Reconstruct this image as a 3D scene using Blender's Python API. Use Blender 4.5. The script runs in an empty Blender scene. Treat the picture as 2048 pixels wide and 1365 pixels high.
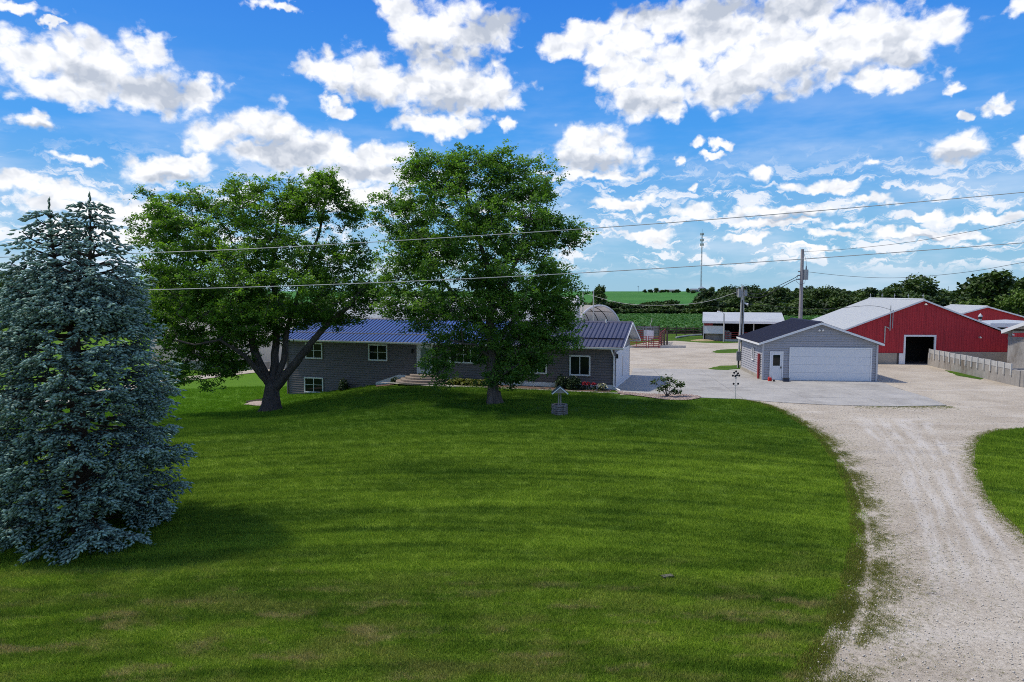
import bpy, math, random
import numpy as np
from mathutils import Matrix, Vector

random.seed(7)
rng = np.random.default_rng(11)
PI = math.pi
scene = bpy.context.scene
C = scene.collection

# ------------------------------------------------------------------ camera
FPX, CAMH = 1365.3, 6.7
PITCH = math.atan((682.5 - 583) / FPX)
cam_d = bpy.data.cameras.new('camera')
cam = bpy.data.objects.new('camera', cam_d)
C.objects.link(cam)
cam_d.sensor_width = 36.0
cam_d.lens = FPX / 2048 * 36.0
cam_d.clip_end = 9000
cam_d.clip_start = 0.1
cam.location = (0, 0, CAMH)
cam.rotation_euler = (PI / 2 - PITCH, 0, 0)
scene.camera = cam

# ------------------------------------------------------------------ light and exposure
SUN_EL, SUN_AZ = math.radians(59), math.radians(-80)      # azimuth from +Y towards +X
sun_d = bpy.data.lights.new('sun', 'SUN')
sun_d.energy = 2.3
sun_d.angle = math.radians(4.0)
sun_d.color = (1.0, 0.93, 0.80)
sun = bpy.data.objects.new('sun', sun_d)
C.objects.link(sun)
sdir = Vector((math.sin(SUN_AZ) * math.cos(SUN_EL), math.cos(SUN_AZ) * math.cos(SUN_EL), math.sin(SUN_EL)))
sun.rotation_euler = sdir.to_track_quat('Z', 'Y').to_euler()
sun.location = sdir * 200

vs = scene.view_settings
vs.view_transform = 'Standard'
vs.look = 'None'
vs.gamma = 1.0
vs.use_curve_mapping = False
vs.exposure = 0.6
SKY_STRENGTH = 0.115

scene.cycles.max_bounces = 6
scene.cycles.diffuse_bounces = 3
scene.cycles.glossy_bounces = 3
scene.cycles.transparent_max_bounces = 8
scene.cycles.use_denoising = False
scene.cycles.sample_clamp_indirect = 4.0
scene.cycles.filter_width = 1.0
scene.render.filter_size = 1.0


def ray(px, py):
    x = (px - 1024) / FPX
    y = (682.5 - py) / FPX
    return Vector((x, math.cos(PITCH) + y * math.sin(PITCH), -math.sin(PITCH) + y * math.cos(PITCH)))


def G(px, py, z=0.0):
    r = ray(px, py)
    t = (z - CAMH) / r.z
    return (r.x * t, r.y * t, z)


def DP(px, py, Y):
    r = ray(px, py)
    t = Y / r.y
    return Vector((r.x * t, Y, CAMH + r.z * t))


# ------------------------------------------------------------------ node helpers
def nd(nt, t, **kw):
    n = nt.nodes.new(t)
    for k, v in kw.items():
        if k == 'ins':
            for a, b in v.items():
                if isinstance(b, bpy.types.NodeSocket):
                    nt.links.new(b, n.inputs[a])
                else:
                    n.inputs[a].default_value = b
        else:
            setattr(n, k, v)
    return n


def mth(nt, op, a, b=None, c=None, clamp=False):
    n = nt.nodes.new('ShaderNodeMath')
    n.operation = op
    n.use_clamp = clamp
    for i, v in enumerate((a, b, c)):
        if v is None:
            continue
        if isinstance(v, bpy.types.NodeSocket):
            nt.links.new(v, n.inputs[i])
        else:
            n.inputs[i].default_value = v
    return n.outputs[0]


def vmth(nt, op, a, b=None, c=None):
    n = nt.nodes.new('ShaderNodeVectorMath')
    n.operation = op
    for i, v in enumerate((a, b, c)):
        if v is None:
            continue
        if isinstance(v, bpy.types.NodeSocket):
            nt.links.new(v, n.inputs[i])
        else:
            n.inputs[i].default_value = v
    return n.outputs['Value'] if op in ('LENGTH', 'DOT_PRODUCT', 'DISTANCE') else n.outputs[0]


def mixc(nt, fac, a, b, mode='MIX'):
    n = nt.nodes.new('ShaderNodeMix')
    n.data_type = 'RGBA'
    n.blend_type = mode
    n.clamp_factor = True
    for idx, v in ((0, fac), (6, a), (7, b)):
        if isinstance(v, bpy.types.NodeSocket):
            nt.links.new(v, n.inputs[idx])
        else:
            n.inputs[idx].default_value = v if idx == 0 else (*v[:3], 1)
    return n.outputs[2]


def sstep(nt, v, lo, hi, to0=0.0, to1=1.0):
    n = nt.nodes.new('ShaderNodeMapRange')
    n.interpolation_type = 'SMOOTHSTEP'
    if isinstance(v, bpy.types.NodeSocket):
        nt.links.new(v, n.inputs[0])
    n.inputs[1].default_value = lo
    n.inputs[2].default_value = hi
    n.inputs[3].default_value = to0
    n.inputs[4].default_value = to1
    return n.outputs[0]


def noise(nt, vec, scale, detail=4, rough=0.55, dist=0.0):
    n = nt.nodes.new('ShaderNodeTexNoise')
    n.inputs['Scale'].default_value = scale
    n.inputs['Detail'].default_value = detail
    n.inputs['Roughness'].default_value = rough
    n.inputs['Distortion'].default_value = dist
    if vec is not None:
        nt.links.new(vec, n.inputs['Vector'])
    return n.outputs['Fac']


# ------------------------------------------------------------------ world: Nishita sky with cumulus clouds
def build_world():
    w = bpy.data.worlds.new('World')
    scene.world = w
    w.use_nodes = True
    nt = w.node_tree
    nt.nodes.clear()
    out = nd(nt, 'ShaderNodeOutputWorld')
    sky = nd(nt, 'ShaderNodeTexSky')
    sky.sky_type = 'NISHITA'
    sky.sun_disc = False
    sky.sun_elevation = SUN_EL
    sky.sun_rotation = SUN_AZ
    sky.altitude = 300
    sky.air_density = 1.0
    sky.dust_density = 0.6
    sky.ozone_density = 2.2
    tc = nd(nt, 'ShaderNodeTexCoord')
    sep = nd(nt, 'ShaderNodeSeparateXYZ', ins={0: tc.outputs['Generated']})
    X, Y, Z = sep.outputs
    az = mth(nt, 'ARCTAN2', X, Y)
    el = mth(nt, 'ARCSINE', Z)
    comb = nd(nt, 'ShaderNodeCombineXYZ', ins={0: az, 1: el})
    P = comb.outputs[0]
    # slow warp so that no outline is a clean ellipse
    wn = nd(nt, 'ShaderNodeTexNoise', ins={'Vector': P, 'Scale': 11.0, 'Detail': 3.0})
    wv = vmth(nt, 'SUBTRACT', wn.outputs['Color'], (0.5, 0.5, 0.5))
    wv = vmth(nt, 'MULTIPLY', wv, (0.09, 0.05, 0.0))
    wf = nd(nt, 'ShaderNodeTexNoise', ins={'Vector': P, 'Scale': 70.0, 'Detail': 3.0})
    wv2 = vmth(nt, 'MULTIPLY', vmth(nt, 'SUBTRACT', wf.outputs['Color'], (0.5, 0.5, 0.5)), (0.030, 0.022, 0.0))
    PW = vmth(nt, 'ADD', vmth(nt, 'ADD', P, wv), wv2)

    def conv(px, py):
        r = ray(px, py)
        return math.atan2(r.x, r.y), math.asin(r.z / r.length)

    def field(lst, k):
        acc = None
        for cx, cy, rx, ry in lst:
            a, e = conv(cx, cy)
            a2, _ = conv(cx + rx, cy)
            _, e2 = conv(cx, cy - ry)
            sx = 1 / max(1e-4, abs(a2 - a))
            sy = 1 / max(1e-4, abs(e2 - e))
            q = vmth(nt, 'MULTIPLY_ADD', PW, (sx, sy, 0), (-a * sx, -e * sy, 0))
            l = vmth(nt, 'LENGTH', q)
            acc = l if acc is None else mth(nt, 'SMOOTH_MIN', acc, l, k)
        return mth(nt, 'SUBTRACT', 1.0, acc)

    clouds = [(60, 110, 90, 60), (200, 125, 130, 75), (275, 95, 70, 45), (310, 170, 140, 52), (405, 170, 48, 36), (130, 180, 120, 35),
              (50, 250, 66, 24), (440, 270, 88, 46), (530, 255, 80, 48), (610, 285, 100, 48), (665, 290, 60, 35), (560, 308, 130, 26), (730, 320, 120, 40),
              (330, 338, 95, 26), (375, 318, 48, 20), (165, 327, 50, 11),
              (870, 55, 100, 66), (960, 72, 85, 46), (800, 20, 46, 60),
              (650, 150, 55, 42), (760, 150, 115, 55), (880, 170, 120, 65), (970, 172, 82, 46), (675, 215, 34, 18), (885, 247, 95, 26), (1008, 248, 24, 22),
              (1130, 98, 60, 34), (1240, 88, 95, 48), (1295, 195, 80, 50), (1265, 150, 70, 46), (1420, 60, 130, 85), (1450, 165, 112, 66),
              (1560, 125, 140, 80), (1690, 90, 125, 85), (1600, 25, 160, 45), (1790, 95, 110, 62), (1855, 55, 90, 55), (1755, 165, 90, 22), (2040, 18, 60, 22),
              (1180, 275, 72, 46), (1190, 315, 118, 34), (1190, 345, 135, 12),
              (1910, 288, 86, 38), (2040, 302, 42, 30), (1918, 172, 30, 20), (2015, 207, 42, 18), (1936, 218, 25, 12),
              (1397, 298, 24, 12), (1442, 296, 30, 11), (1424, 322, 28, 8), (1521, 347, 28, 17), (1660, 368, 86, 15), (1749, 319, 28, 11), (1357, 324, 14, 11), (1374, 376, 16, 9),
              (110, 388, 135, 20), (30, 14, 62, 14), (95, 42, 20, 9), (550, 6, 66, 12), (1385, 430, 50, 22), (1560, 428, 90, 14), (1550, 451, 92, 9),
              (1752, 402, 62, 13), (1850, 426, 48, 14), (1995, 426, 98, 12), (1838, 462, 84, 13), (700, 372, 100, 26), (260, 410, 120, 14), (1350, 110, 95, 60), (1500, 70, 90, 60), (1180, 60, 60, 30), (1330, 230, 40, 24), (1350, 25, 120, 36), (740, 345, 150, 36), (230, 425, 200, 24), (180, 470, 160, 16), (700, 400, 130, 26), (1680, 470, 70, 9), (1500, 480, 60, 8), (1700, 452, 60, 10), (1930, 465, 60, 10), (1610, 500, 80, 7), (1290, 470, 60, 12), (1240, 405, 90, 14)]
    shades = [(300, 172, 130, 34), (180, 150, 70, 22), (555, 290, 90, 32), (560, 312, 60, 18), (720, 350, 110, 18), (340, 348, 70, 12), (900, 110, 110, 30), (900, 200, 90, 30),
              (1000, 60, 90, 40), (1190, 322, 110, 22), (1450, 30, 90, 50), (1580, 20, 110, 24), (1480, 195, 100, 26), (1640, 150, 110, 26), (1290, 215, 60, 20),
              (1790, 120, 70, 20), (1910, 310, 70, 14), (1560, 440, 90, 8), (60, 262, 60, 10), (740, 185, 60, 24), (1250, 10, 120, 20), (1840, 472, 80, 6)]
    PS = vmth(nt, 'MULTIPLY', P, (1.0, 1.35, 1.0))
    w2 = nd(nt, 'ShaderNodeTexNoise', ins={'Vector': P, 'Scale': 60.0, 'Detail': 2.0})
    w2v = vmth(nt, 'MULTIPLY', vmth(nt, 'SUBTRACT', w2.outputs['Color'], (0.5, 0.5, 0.5)), (0.022, 0.022, 0))
    PT = vmth(nt, 'ADD', PS, w2v)

    def tex(vec):
        n1 = noise(nt, vec, 26, 7, 0.66)
        vo = nt.nodes.new('ShaderNodeTexVoronoi')
        vo.feature = 'SMOOTH_F1'
        vo.inputs['Scale'].default_value = 29
        vo.inputs['Detail'].default_value = 1.5
        vo.inputs['Roughness'].default_value = 0.55
        vo.inputs['Smoothness'].default_value = 0.3
        nt.links.new(vec, vo.inputs['Vector'])
        bil = mth(nt, 'SUBTRACT', 0.5, vo.outputs['Distance'])
        return mth(nt, 'ADD', mth(nt, 'MULTIPLY', mth(nt, 'SUBTRACT', n1, 0.5), 1.9), mth(nt, 'MULTIPLY', bil, 1.25))

    # clear sky: the model's sky pulled towards the deep blue of the day
    ramp = nd(nt, 'ShaderNodeValToRGB')
    cr = ramp.color_ramp
    cr.elements[0].position, cr.elements[0].color = 0.0, (1.75, 3.2, 4.3, 1)
    cr.elements[1].position, cr.elements[1].color = 0.60, (0.10, 1.15, 4.5, 1)
    e = cr.elements.new(0.10); e.color = (1.25, 2.9, 4.5, 1)
    e = cr.elements.new(0.30); e.color = (0.30, 1.95, 5.0, 1)
    e = cr.elements.new(1.0); e.color = (0.12, 0.8, 3.0, 1)
    nt.links.new(mth(nt, 'DIVIDE', mth(nt, 'MAXIMUM', el, 0.0), 0.7, clamp=True), ramp.inputs[0])
    skyc = mixc(nt, 0.92, sky.outputs[0], ramp.outputs[0])
    # thin high veil
    veil = noise(nt, vmth(nt, 'MULTIPLY', P, (1.0, 4.0, 1.0)), 3.2, 5, 0.6)
    veil = mth(nt, 'MULTIPLY', sstep(nt, veil, 0.42, 0.70), sstep(nt, el, 0.36, 0.06, 0.0, 0.5))
    sky1 = mixc(nt, veil, skyc, (4.6, 5.1, 5.9))
    white, grey = (6.0, 6.05, 6.2), (3.1, 3.4, 3.95)
    sn = noise(nt, PS, 15, 4, 0.6)
    T0 = tex(PT)

    def out_of_frame():
        gen = noise(nt, vmth(nt, 'MULTIPLY', P, (1.0, 1.6, 1.0)), 4.2, 2, 0.5)
        gen = mth(nt, 'MULTIPLY', mth(nt, 'SUBTRACT', gen, 0.46), 6.0)  # unseen cloud cover raised to whiten and brighten the fill light
        dens = sstep(nt, mth(nt, 'ADD', gen, mth(nt, 'MULTIPLY', T0, 0.5)), 0.1, 0.6)
        b = nd(nt, 'ShaderNodeBackground', ins={'Strength': SKY_STRENGTH, 'Color': mixc(nt, dens, sky1, mixc(nt, sstep(nt, sn, 0.35, 0.7), white, grey))})
        return b.outputs[0]

    def sector(px0, px1):
        cl = [c for c in clouds if c[0] + c[2] * 1.8 + 40 > px0 and c[0] - c[2] * 1.8 - 40 < px1]
        sh = [c for c in shades if c[0] + c[2] * 1.6 + 30 > px0 and c[0] - c[2] * 1.6 - 30 < px1]
        F = field(cl, 0.14)
        S = field(sh, 0.2)
        T1 = noise(nt, vmth(nt, 'ADD', PT, (-0.008, 0.013, 0.0)), 24, 3, 0.55)
        T2 = noise(nt, PT, 24, 3, 0.55)
        relief = mth(nt, 'SUBTRACT', T2, T1)
        D0 = mth(nt, 'ADD', mth(nt, 'ADD', F, 0.32), mth(nt, 'MULTIPLY', T0, 0.58))
        dens = sstep(nt, D0, -0.10, 0.52)
        shade = mth(nt, 'ADD', sstep(nt, S, -0.45, 0.7, 0.0, 0.85), mth(nt, 'MULTIPLY', relief, -2.6))
        shade = mth(nt, 'ADD', shade, mth(nt, 'MULTIPLY', mth(nt, 'SUBTRACT', sn, 0.47), 0.7), clamp=True)
        # low rows of small far clouds, flattened towards the horizon
        low = noise(nt, vmth(nt, 'MULTIPLY', PW, (1.0, 3.4, 1.0)), 17, 6, 0.6)
        lowmask = mth(nt, 'MULTIPLY', sstep(nt, el, 0.014, 0.045), sstep(nt, el, 0.20, 0.12))
        lowd = mth(nt, 'MULTIPLY', sstep(nt, low, 0.49, 0.60), lowmask)
        c2 = mixc(nt, mth(nt, 'MULTIPLY', lowd, 0.85), sky1, mixc(nt, mth(nt, 'MULTIPLY', shade, 0.6), (5.6, 5.7, 6.0), (3.4, 3.9, 4.8)))
        c3 = mixc(nt, mth(nt, 'MULTIPLY', dens, 0.97), c2, mixc(nt, shade, white, grey))
        return nd(nt, 'ShaderNodeBackground', ins={'Strength': SKY_STRENGTH, 'Color': c3}).outputs[0]

    # the frame's part of the sky is split in sectors only to keep each one's node count low
    cuts = [-500, 330, 760, 1090, 1500, 2550]
    offs = mth(nt, 'MAXIMUM', mth(nt, 'GREATER_THAN', mth(nt, 'ABSOLUTE', az), 0.80), mth(nt, 'GREATER_THAN', el, 0.47))
    cur = None
    for k in range(len(cuts) - 1):
        b = sector(cuts[k], cuts[k + 1])
        if cur is None:
            cur = b
        else:
            a0 = conv(cuts[k], 300)[0]
            mx = nd(nt, 'ShaderNodeMixShader', ins={0: mth(nt, 'GREATER_THAN', az, a0)})
            nt.links.new(cur, mx.inputs[1])
            nt.links.new(b, mx.inputs[2])
            cur = mx.outputs[0]
    mx = nd(nt, 'ShaderNodeMixShader', ins={0: offs})
    nt.links.new(cur, mx.inputs[1])
    nt.links.new(out_of_frame(), mx.inputs[2])
    # below the horizon only a dull ground tone
    gb_ = nd(nt, 'ShaderNodeBackground', ins={'Strength': SKY_STRENGTH, 'Color': (1.6, 2.0, 2.2, 1)})
    m2 = nd(nt, 'ShaderNodeMixShader', ins={0: mth(nt, 'LESS_THAN', Z, -0.02)})
    nt.links.new(mx.outputs[0], m2.inputs[1])
    nt.links.new(gb_.outputs[0], m2.inputs[2])
    nt.links.new(m2.outputs[0], out.inputs[0])
    w.cycles.sampling_method = 'MANUAL'
    w.cycles.sample_map_resolution = 256


build_world()


# ------------------------------------------------------------------ materials
MATS = {}


def pmat(name, col, rough=0.75, var=0.12, scale=3.0, bump=0.0, bscale=30.0, metal=0.0, spec=0.35, bdist=0.02, stretch=(1, 1, 1), dirt=None, local=True):
    """plain procedural material: base colour broken up by two noises, optional dirt colour and fine relief"""
    if name in MATS:
        return MATS[name]
    m = bpy.data.materials.new(name)
    m.use_nodes = True
    nt = m.node_tree
    b = nt.nodes['Principled BSDF']
    tc = nd(nt, 'ShaderNodeTexCoord')
    src = tc.outputs['Object'] if local else nd(nt, 'ShaderNodeNewGeometry').outputs['Position']
    v = vmth(nt, 'MULTIPLY', src, stretch)
    n1 = noise(nt, v, scale, 5, 0.6)
    n2 = noise(nt, v, scale * 9, 3, 0.6)
    f = mth(nt, 'ADD', mth(nt, 'MULTIPLY', n1, 0.65), mth(nt, 'MULTIPLY', n2, 0.35))
    f = sstep(nt, f, 0.25, 0.75)
    lo = tuple(c * (1 - var) for c in col)
    hi = tuple(min(1, c * (1 + var)) for c in col)
    c = mixc(nt, f, lo, hi)
    if dirt:
        dn = noise(nt, v, scale * 0.8, 6, 0.65)
        c = mixc(nt, sstep(nt, dn, dirt[1], dirt[1] + 0.2, 0, dirt[2]), c, dirt[0])
    nt.links.new(c, b.inputs['Base Color'])
    b.inputs['Roughness'].default_value = rough
    b.inputs['Metallic'].default_value = metal
    b.inputs['Specular IOR Level'].default_value = spec
    if bump:
        bn = nd(nt, 'ShaderNodeBump', ins={'Strength': bump, 'Distance': bdist, 'Height': noise(nt, v, bscale, 4, 0.6)})
        nt.links.new(bn.outputs[0], b.inputs['Normal'])
    MATS[name] = m
    return m


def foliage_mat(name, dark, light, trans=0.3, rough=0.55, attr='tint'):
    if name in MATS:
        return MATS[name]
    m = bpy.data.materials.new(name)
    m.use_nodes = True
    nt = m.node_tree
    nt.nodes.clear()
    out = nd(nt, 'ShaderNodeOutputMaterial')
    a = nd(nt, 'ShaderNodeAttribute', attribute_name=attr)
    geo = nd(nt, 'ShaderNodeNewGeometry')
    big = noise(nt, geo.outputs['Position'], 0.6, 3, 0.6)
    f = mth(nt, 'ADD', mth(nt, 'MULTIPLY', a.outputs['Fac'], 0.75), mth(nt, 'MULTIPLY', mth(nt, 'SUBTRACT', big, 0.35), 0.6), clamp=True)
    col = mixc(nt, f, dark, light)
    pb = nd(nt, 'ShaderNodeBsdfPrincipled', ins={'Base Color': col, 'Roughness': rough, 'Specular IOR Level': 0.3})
    if trans > 0:
        tr = nd(nt, 'ShaderNodeBsdfTranslucent', ins={'Color': mixc(nt, 1.0, col, (1.1, 1.25, 0.45), 'MULTIPLY')})
        mx = nd(nt, 'ShaderNodeMixShader', ins={0: trans, 1: pb.outputs[0], 2: tr.outputs[0]})
        nt.links.new(mx.outputs[0], out.inputs[0])
    else:
        nt.links.new(pb.outputs[0], out.inputs[0])
    MATS[name] = m
    return m


def lawn_color(nt):
    geo = nd(nt, 'ShaderNodeNewGeometry')
    p = geo.outputs['Position']
    spx = nd(nt, 'ShaderNodeSeparateXYZ', ins={0: p})
    arc = mth(nt, 'MULTIPLY', mth(nt, 'POWER', mth(nt, 'ABSOLUTE', mth(nt, 'ADD', spx.outputs[0], 2.0)), 2.0), 0.016)
    pc = nd(nt, 'ShaderNodeCombineXYZ', ins={0: spx.outputs[0], 1: mth(nt, 'ADD', spx.outputs[1], arc)}).outputs[0]
    st = noise(nt, vmth(nt, 'MULTIPLY', pc, (0.045, 0.95, 0.0)), 1.0, 3, 0.55, 0.3)          # mowing passes
    st2 = noise(nt, vmth(nt, 'MULTIPLY', pc, (0.12, 2.6, 0.0)), 1.0, 2, 0.5, 0.3)
    pa = noise(nt, vmth(nt, 'MULTIPLY', p, (0.5, 1.0, 0.0)), 0.22, 4, 0.6)
    pb = noise(nt, vmth(nt, 'MULTIPLY', p, (0.6, 1.0, 0.0)), 0.8, 5, 0.65)
    fn = noise(nt, p, 11, 4, 0.7)
    f = mth(nt, 'ADD', mth(nt, 'MULTIPLY', st, 0.58), mth(nt, 'MULTIPLY', st2, 0.60))
    f = mth(nt, 'ADD', f, mth(nt, 'MULTIPLY', pa, 0.85))
    f = mth(nt, 'ADD', f, mth(nt, 'MULTIPLY', pb, 0.35))
    f = mth(nt, 'ADD', f, mth(nt, 'MULTIPLY', fn, 0.25))
    f = sstep(nt, f, 1.04, 1.54)
    c = mixc(nt, f, (0.068, 0.140, 0.017), (0.225, 0.345, 0.036))
    # soft shade painted as a darker green band near the house, thinner and drier grass on the low bank towards the road
    sp = nd(nt, 'ShaderNodeSeparateXYZ', ins={0: p})
    shade_band = sstep(nt, mth(nt, 'ADD', sp.outputs[1], mth(nt, 'MULTIPLY', pa, 8)), 30, 40)
    c = mixc(nt, mth(nt, 'MULTIPLY', shade_band, 0.55), c, (0.042, 0.125, 0.013))
    near = sstep(nt, mth(nt, 'ADD', sp.outputs[1], mth(nt, 'MULTIPLY', pa, 5)), 20.5, 14.5)
    dry = mth(nt, 'MULTIPLY', sstep(nt, pb, 0.44, 0.64), near)
    c = mixc(nt, mth(nt, 'MULTIPLY', dry, 0.55), c, (0.26, 0.25, 0.085))
    dry2 = sstep(nt, noise(nt, vmth(nt, 'MULTIPLY', p, (0.35, 1.1, 0.0)), 1.3, 5, 0.7), 0.53, 0.65)
    c = mixc(nt, mth(nt, 'MULTIPLY', mth(nt, 'MULTIPLY', dry2, near), 0.7), c, (0.38, 0.31, 0.16))
    # sunlight painted as brighter green on the low lawn beyond on the left
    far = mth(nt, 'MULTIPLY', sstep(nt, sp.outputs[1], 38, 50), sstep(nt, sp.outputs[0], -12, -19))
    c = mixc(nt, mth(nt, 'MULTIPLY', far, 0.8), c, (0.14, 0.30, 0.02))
    return c, fn, p


def mat_lawn():
    m = bpy.data.materials.new('lawn')
    m.use_nodes = True
    nt = m.node_tree
    b = nt.nodes['Principled BSDF']
    c, fn, p = lawn_color(nt)
    c = mixc(nt, 1.0, c, mixc(nt, sstep(nt, noise(nt, p, 26, 3, 0.7), 0.3, 0.7), (0.42, 0.45, 0.38), (0.95, 0.92, 0.84)), 'MULTIPLY')
    nt.links.new(c, b.inputs['Base Color'])
    b.inputs['Roughness'].default_value = 0.9
    b.inputs['Specular IOR Level'].default_value = 0.1
    bn = nd(nt, 'ShaderNodeBump', ins={'Strength': 0.8, 'Distance': 0.06, 'Height': noise(nt, p, 14, 5, 0.7)})
    nt.links.new(bn.outputs[0], b.inputs['Normal'])
    return m


def mat_blades():
    m = bpy.data.materials.new('grass_blades')
    m.use_nodes = True
    nt = m.node_tree
    nt.nodes.clear()
    out = nd(nt, 'ShaderNodeOutputMaterial')
    c, fn, p = lawn_color(nt)
    oi = nd(nt, 'ShaderNodeObjectInfo')
    c = mixc(nt, 1.0, c, mixc(nt, oi.outputs['Random'], (0.75, 0.85, 0.7), (1.6, 1.45, 1.3)), 'MULTIPLY')
    d = nd(nt, 'ShaderNodeBsdfDiffuse', ins={'Color': c})
    t = nd(nt, 'ShaderNodeBsdfTranslucent', ins={'Color': c})
    mx = nd(nt, 'ShaderNodeMixShader', ins={0: 0.3, 1: d.outputs[0], 2: t.outputs[0]})
    nt.links.new(mx.outputs[0], out.inputs[0])
    return m


def mat_gravel(name, tracks=False):
    m = bpy.data.materials.new(name)
    m.use_nodes = True
    nt = m.node_tree
    b = nt.nodes['Principled BSDF']
    geo = nd(nt, 'ShaderNodeNewGeometry')
    p = geo.outputs['Position']
    n1 = noise(nt, p, 0.35, 6, 0.62)
    n2 = noise(nt, p, 9, 5, 0.75)
    n3 = noise(nt, p, 40, 3, 0.8)
    c = mixc(nt, sstep(nt, n1, 0.3, 0.7), (0.42, 0.365, 0.295), (0.55, 0.495, 0.415))
    sp = sstep(nt, mth(nt, 'ADD', mth(nt, 'MULTIPLY', n2, 0.5), mth(nt, 'MULTIPLY', n3, 0.5)), 0.36, 0.64)
    c = mixc(nt, 1.0, c, mixc(nt, sp, (0.62, 0.60, 0.57), (1.2, 1.2, 1.2)), 'MULTIPLY')
    # long wheel-drawn streaks
    st = noise(nt, vmth(nt, 'MULTIPLY', p, (0.12, 0.9, 1)), 1.0, 5, 0.65, 0.4)
    c = mixc(nt, sstep(nt, st, 0.52, 0.75, 0, 0.5), c, (0.62, 0.58, 0.53))
    if tracks:
        uv = nd(nt, 'ShaderNodeUVMap', uv_map='uv')
        su = nd(nt, 'ShaderNodeSeparateXYZ', ins={0: uv.outputs[0]})
        u, v = su.outputs[0], su.outputs[1]
        wob = mth(nt, 'MULTIPLY', mth(nt, 'SUBTRACT', noise(nt, vmth(nt, 'MULTIPLY', uv.outputs[0], (0.0, 0.35, 0)), 1.0, 2), 0.5), 0.10)
        uu = mth(nt, 'ADD', u, wob)
        tk = None
        for c0, wd in ((0.30, 0.10), (0.46, 0.07), (0.63, 0.10), (0.80, 0.06)):
            g = sstep(nt, mth(nt, 'ABSOLUTE', mth(nt, 'SUBTRACT', uu, c0)), wd, wd * 0.35)
            tk = g if tk is None else mth(nt, 'MAXIMUM', tk, g)
        br = noise(nt, vmth(nt, 'MULTIPLY', uv.outputs[0], (9, 0.35, 0)), 1.0, 6, 0.7)
        tk = mth(nt, 'MULTIPLY', tk, sstep(nt, br, 0.36, 0.62))
        edge = mth(nt, 'MULTIPLY', sstep(nt, v, 0.0, 0.5), sstep(nt, v, 27, 19))
        tk = mth(nt, 'MULTIPLY', tk, edge)
        c = mixc(nt, mth(nt, 'MULTIPLY', tk, 0.6), c, (0.60, 0.57, 0.53))
        # crushed chalky patches and damp dark spots
        wet = noise(nt, vmth(nt, 'MULTIPLY', p, (0.8, 1.7, 1)), 0.75, 5, 0.7)
        c = mixc(nt, sstep(nt, wet, 0.62, 0.70, 0, 0.6), c, (0.13, 0.12, 0.115))
    nt.links.new(c, b.inputs['Base Color'])
    b.inputs['Roughness'].default_value = 0.92
    b.inputs['Specular IOR Level'].default_value = 0.15
    bn = nd(nt, 'ShaderNodeBump', ins={'Strength': 0.7, 'Distance': 0.03, 'Height': mth(nt, 'ADD', n2, n3)})
    nt.links.new(bn.outputs[0], b.inputs['Normal'])
    return m


def mat_field(name, a, bcol, rows=0.75):
    m = bpy.data.materials.new(name)
    m.use_nodes = True
    nt = m.node_tree
    b = nt.nodes['Principled BSDF']
    p = nd(nt, 'ShaderNodeNewGeometry').outputs['Position']
    n1 = noise(nt, p, 0.02, 4, 0.6)
    n2 = noise(nt, p, 0.9, 5, 0.75)
    c = mixc(nt, sstep(nt, mth(nt, 'ADD', mth(nt, 'MULTIPLY', n1, 0.6), mth(nt, 'MULTIPLY', n2, 0.4)), 0.35, 0.65), a, bcol)
    nt.links.new(c, b.inputs['Base Color'])
    b.inputs['Roughness'].default_value = 0.95
    b.inputs['Specular IOR Level'].default_value = 0.05
    return m


M_LAWN, M_BLADE = mat_lawn(), mat_blades()
M_GRAVEL = mat_gravel('crushed_limestone')
M_DRIVE = mat_gravel('crushed_limestone_driveway', True)
M_CONC = pmat('concrete', (0.375, 0.36, 0.335), 0.85, 0.18, 0.5, 0.25, 40, dirt=((0.21, 0.195, 0.175), 0.5, 0.55), local=False)
M_JOINT = pmat('concrete_joint_dirt', (0.13, 0.12, 0.10), 0.95)
M_SIDING = pmat('house_siding', (0.165, 0.142, 0.146), 0.55, 0.07, 1.5, stretch=(0.5, 1, 3))
M_GSIDING = pmat('garage_siding', (0.37, 0.365, 0.39), 0.55, 0.06, 1.5, stretch=(0.5, 1, 3))
M_WHITE = pmat('white_paint', (0.78, 0.78, 0.78), 0.5, 0.05, 2.0)
M_DOORW = pmat('white_door_paint', (0.70, 0.71, 0.73), 0.5, 0.03, 2.0)
M_GLASS = pmat('window_glass', (0.012, 0.016, 0.016), 0.05, 0.3, 0.8, spec=0.35)
M_GLASSW = pmat('door_glass', (0.16, 0.22, 0.22), 0.08, 0.3, 0.8, spec=0.6)
M_ROOFSKY = pmat('sky_reflection_roof', (0.042, 0.105, 0.34), 0.42, 0.12, 0.5, spec=0.5)  # same metal roof with the sky's blue reflection put into its colour
M_ROOFD = pmat('charcoal_metal_roof', (0.075, 0.075, 0.115), 0.36, 0.16, 0.5, spec=0.55, dirt=((0.14, 0.14, 0.18), 0.52, 0.5))
M_RIBSHADE = pmat('roof_rib_shade', (0.012, 0.018, 0.06), 0.5, 0.1)  # shade on the roof ribs painted as a darker colour
M_ROOFG = pmat('navy_metal_roof', (0.016, 0.019, 0.040), 0.6, 0.12, 0.5, spec=0.12)
M_ROOFW = pmat('white_metal_roof', (0.45, 0.47, 0.48), 0.45, 0.06, 0.25, stretch=(1, 3, 1), dirt=((0.34, 0.34, 0.34), 0.52, 0.5))
M_RED = pmat('red_barn_steel', (0.46, 0.030, 0.040), 0.6, 0.16, 0.5, stretch=(6, 6, 0.4), dirt=((0.32, 0.026, 0.034), 0.5, 0.6))
M_REDG = pmat('red_gate_paint', (0.30, 0.03, 0.035), 0.6, 0.2, 3)
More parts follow.
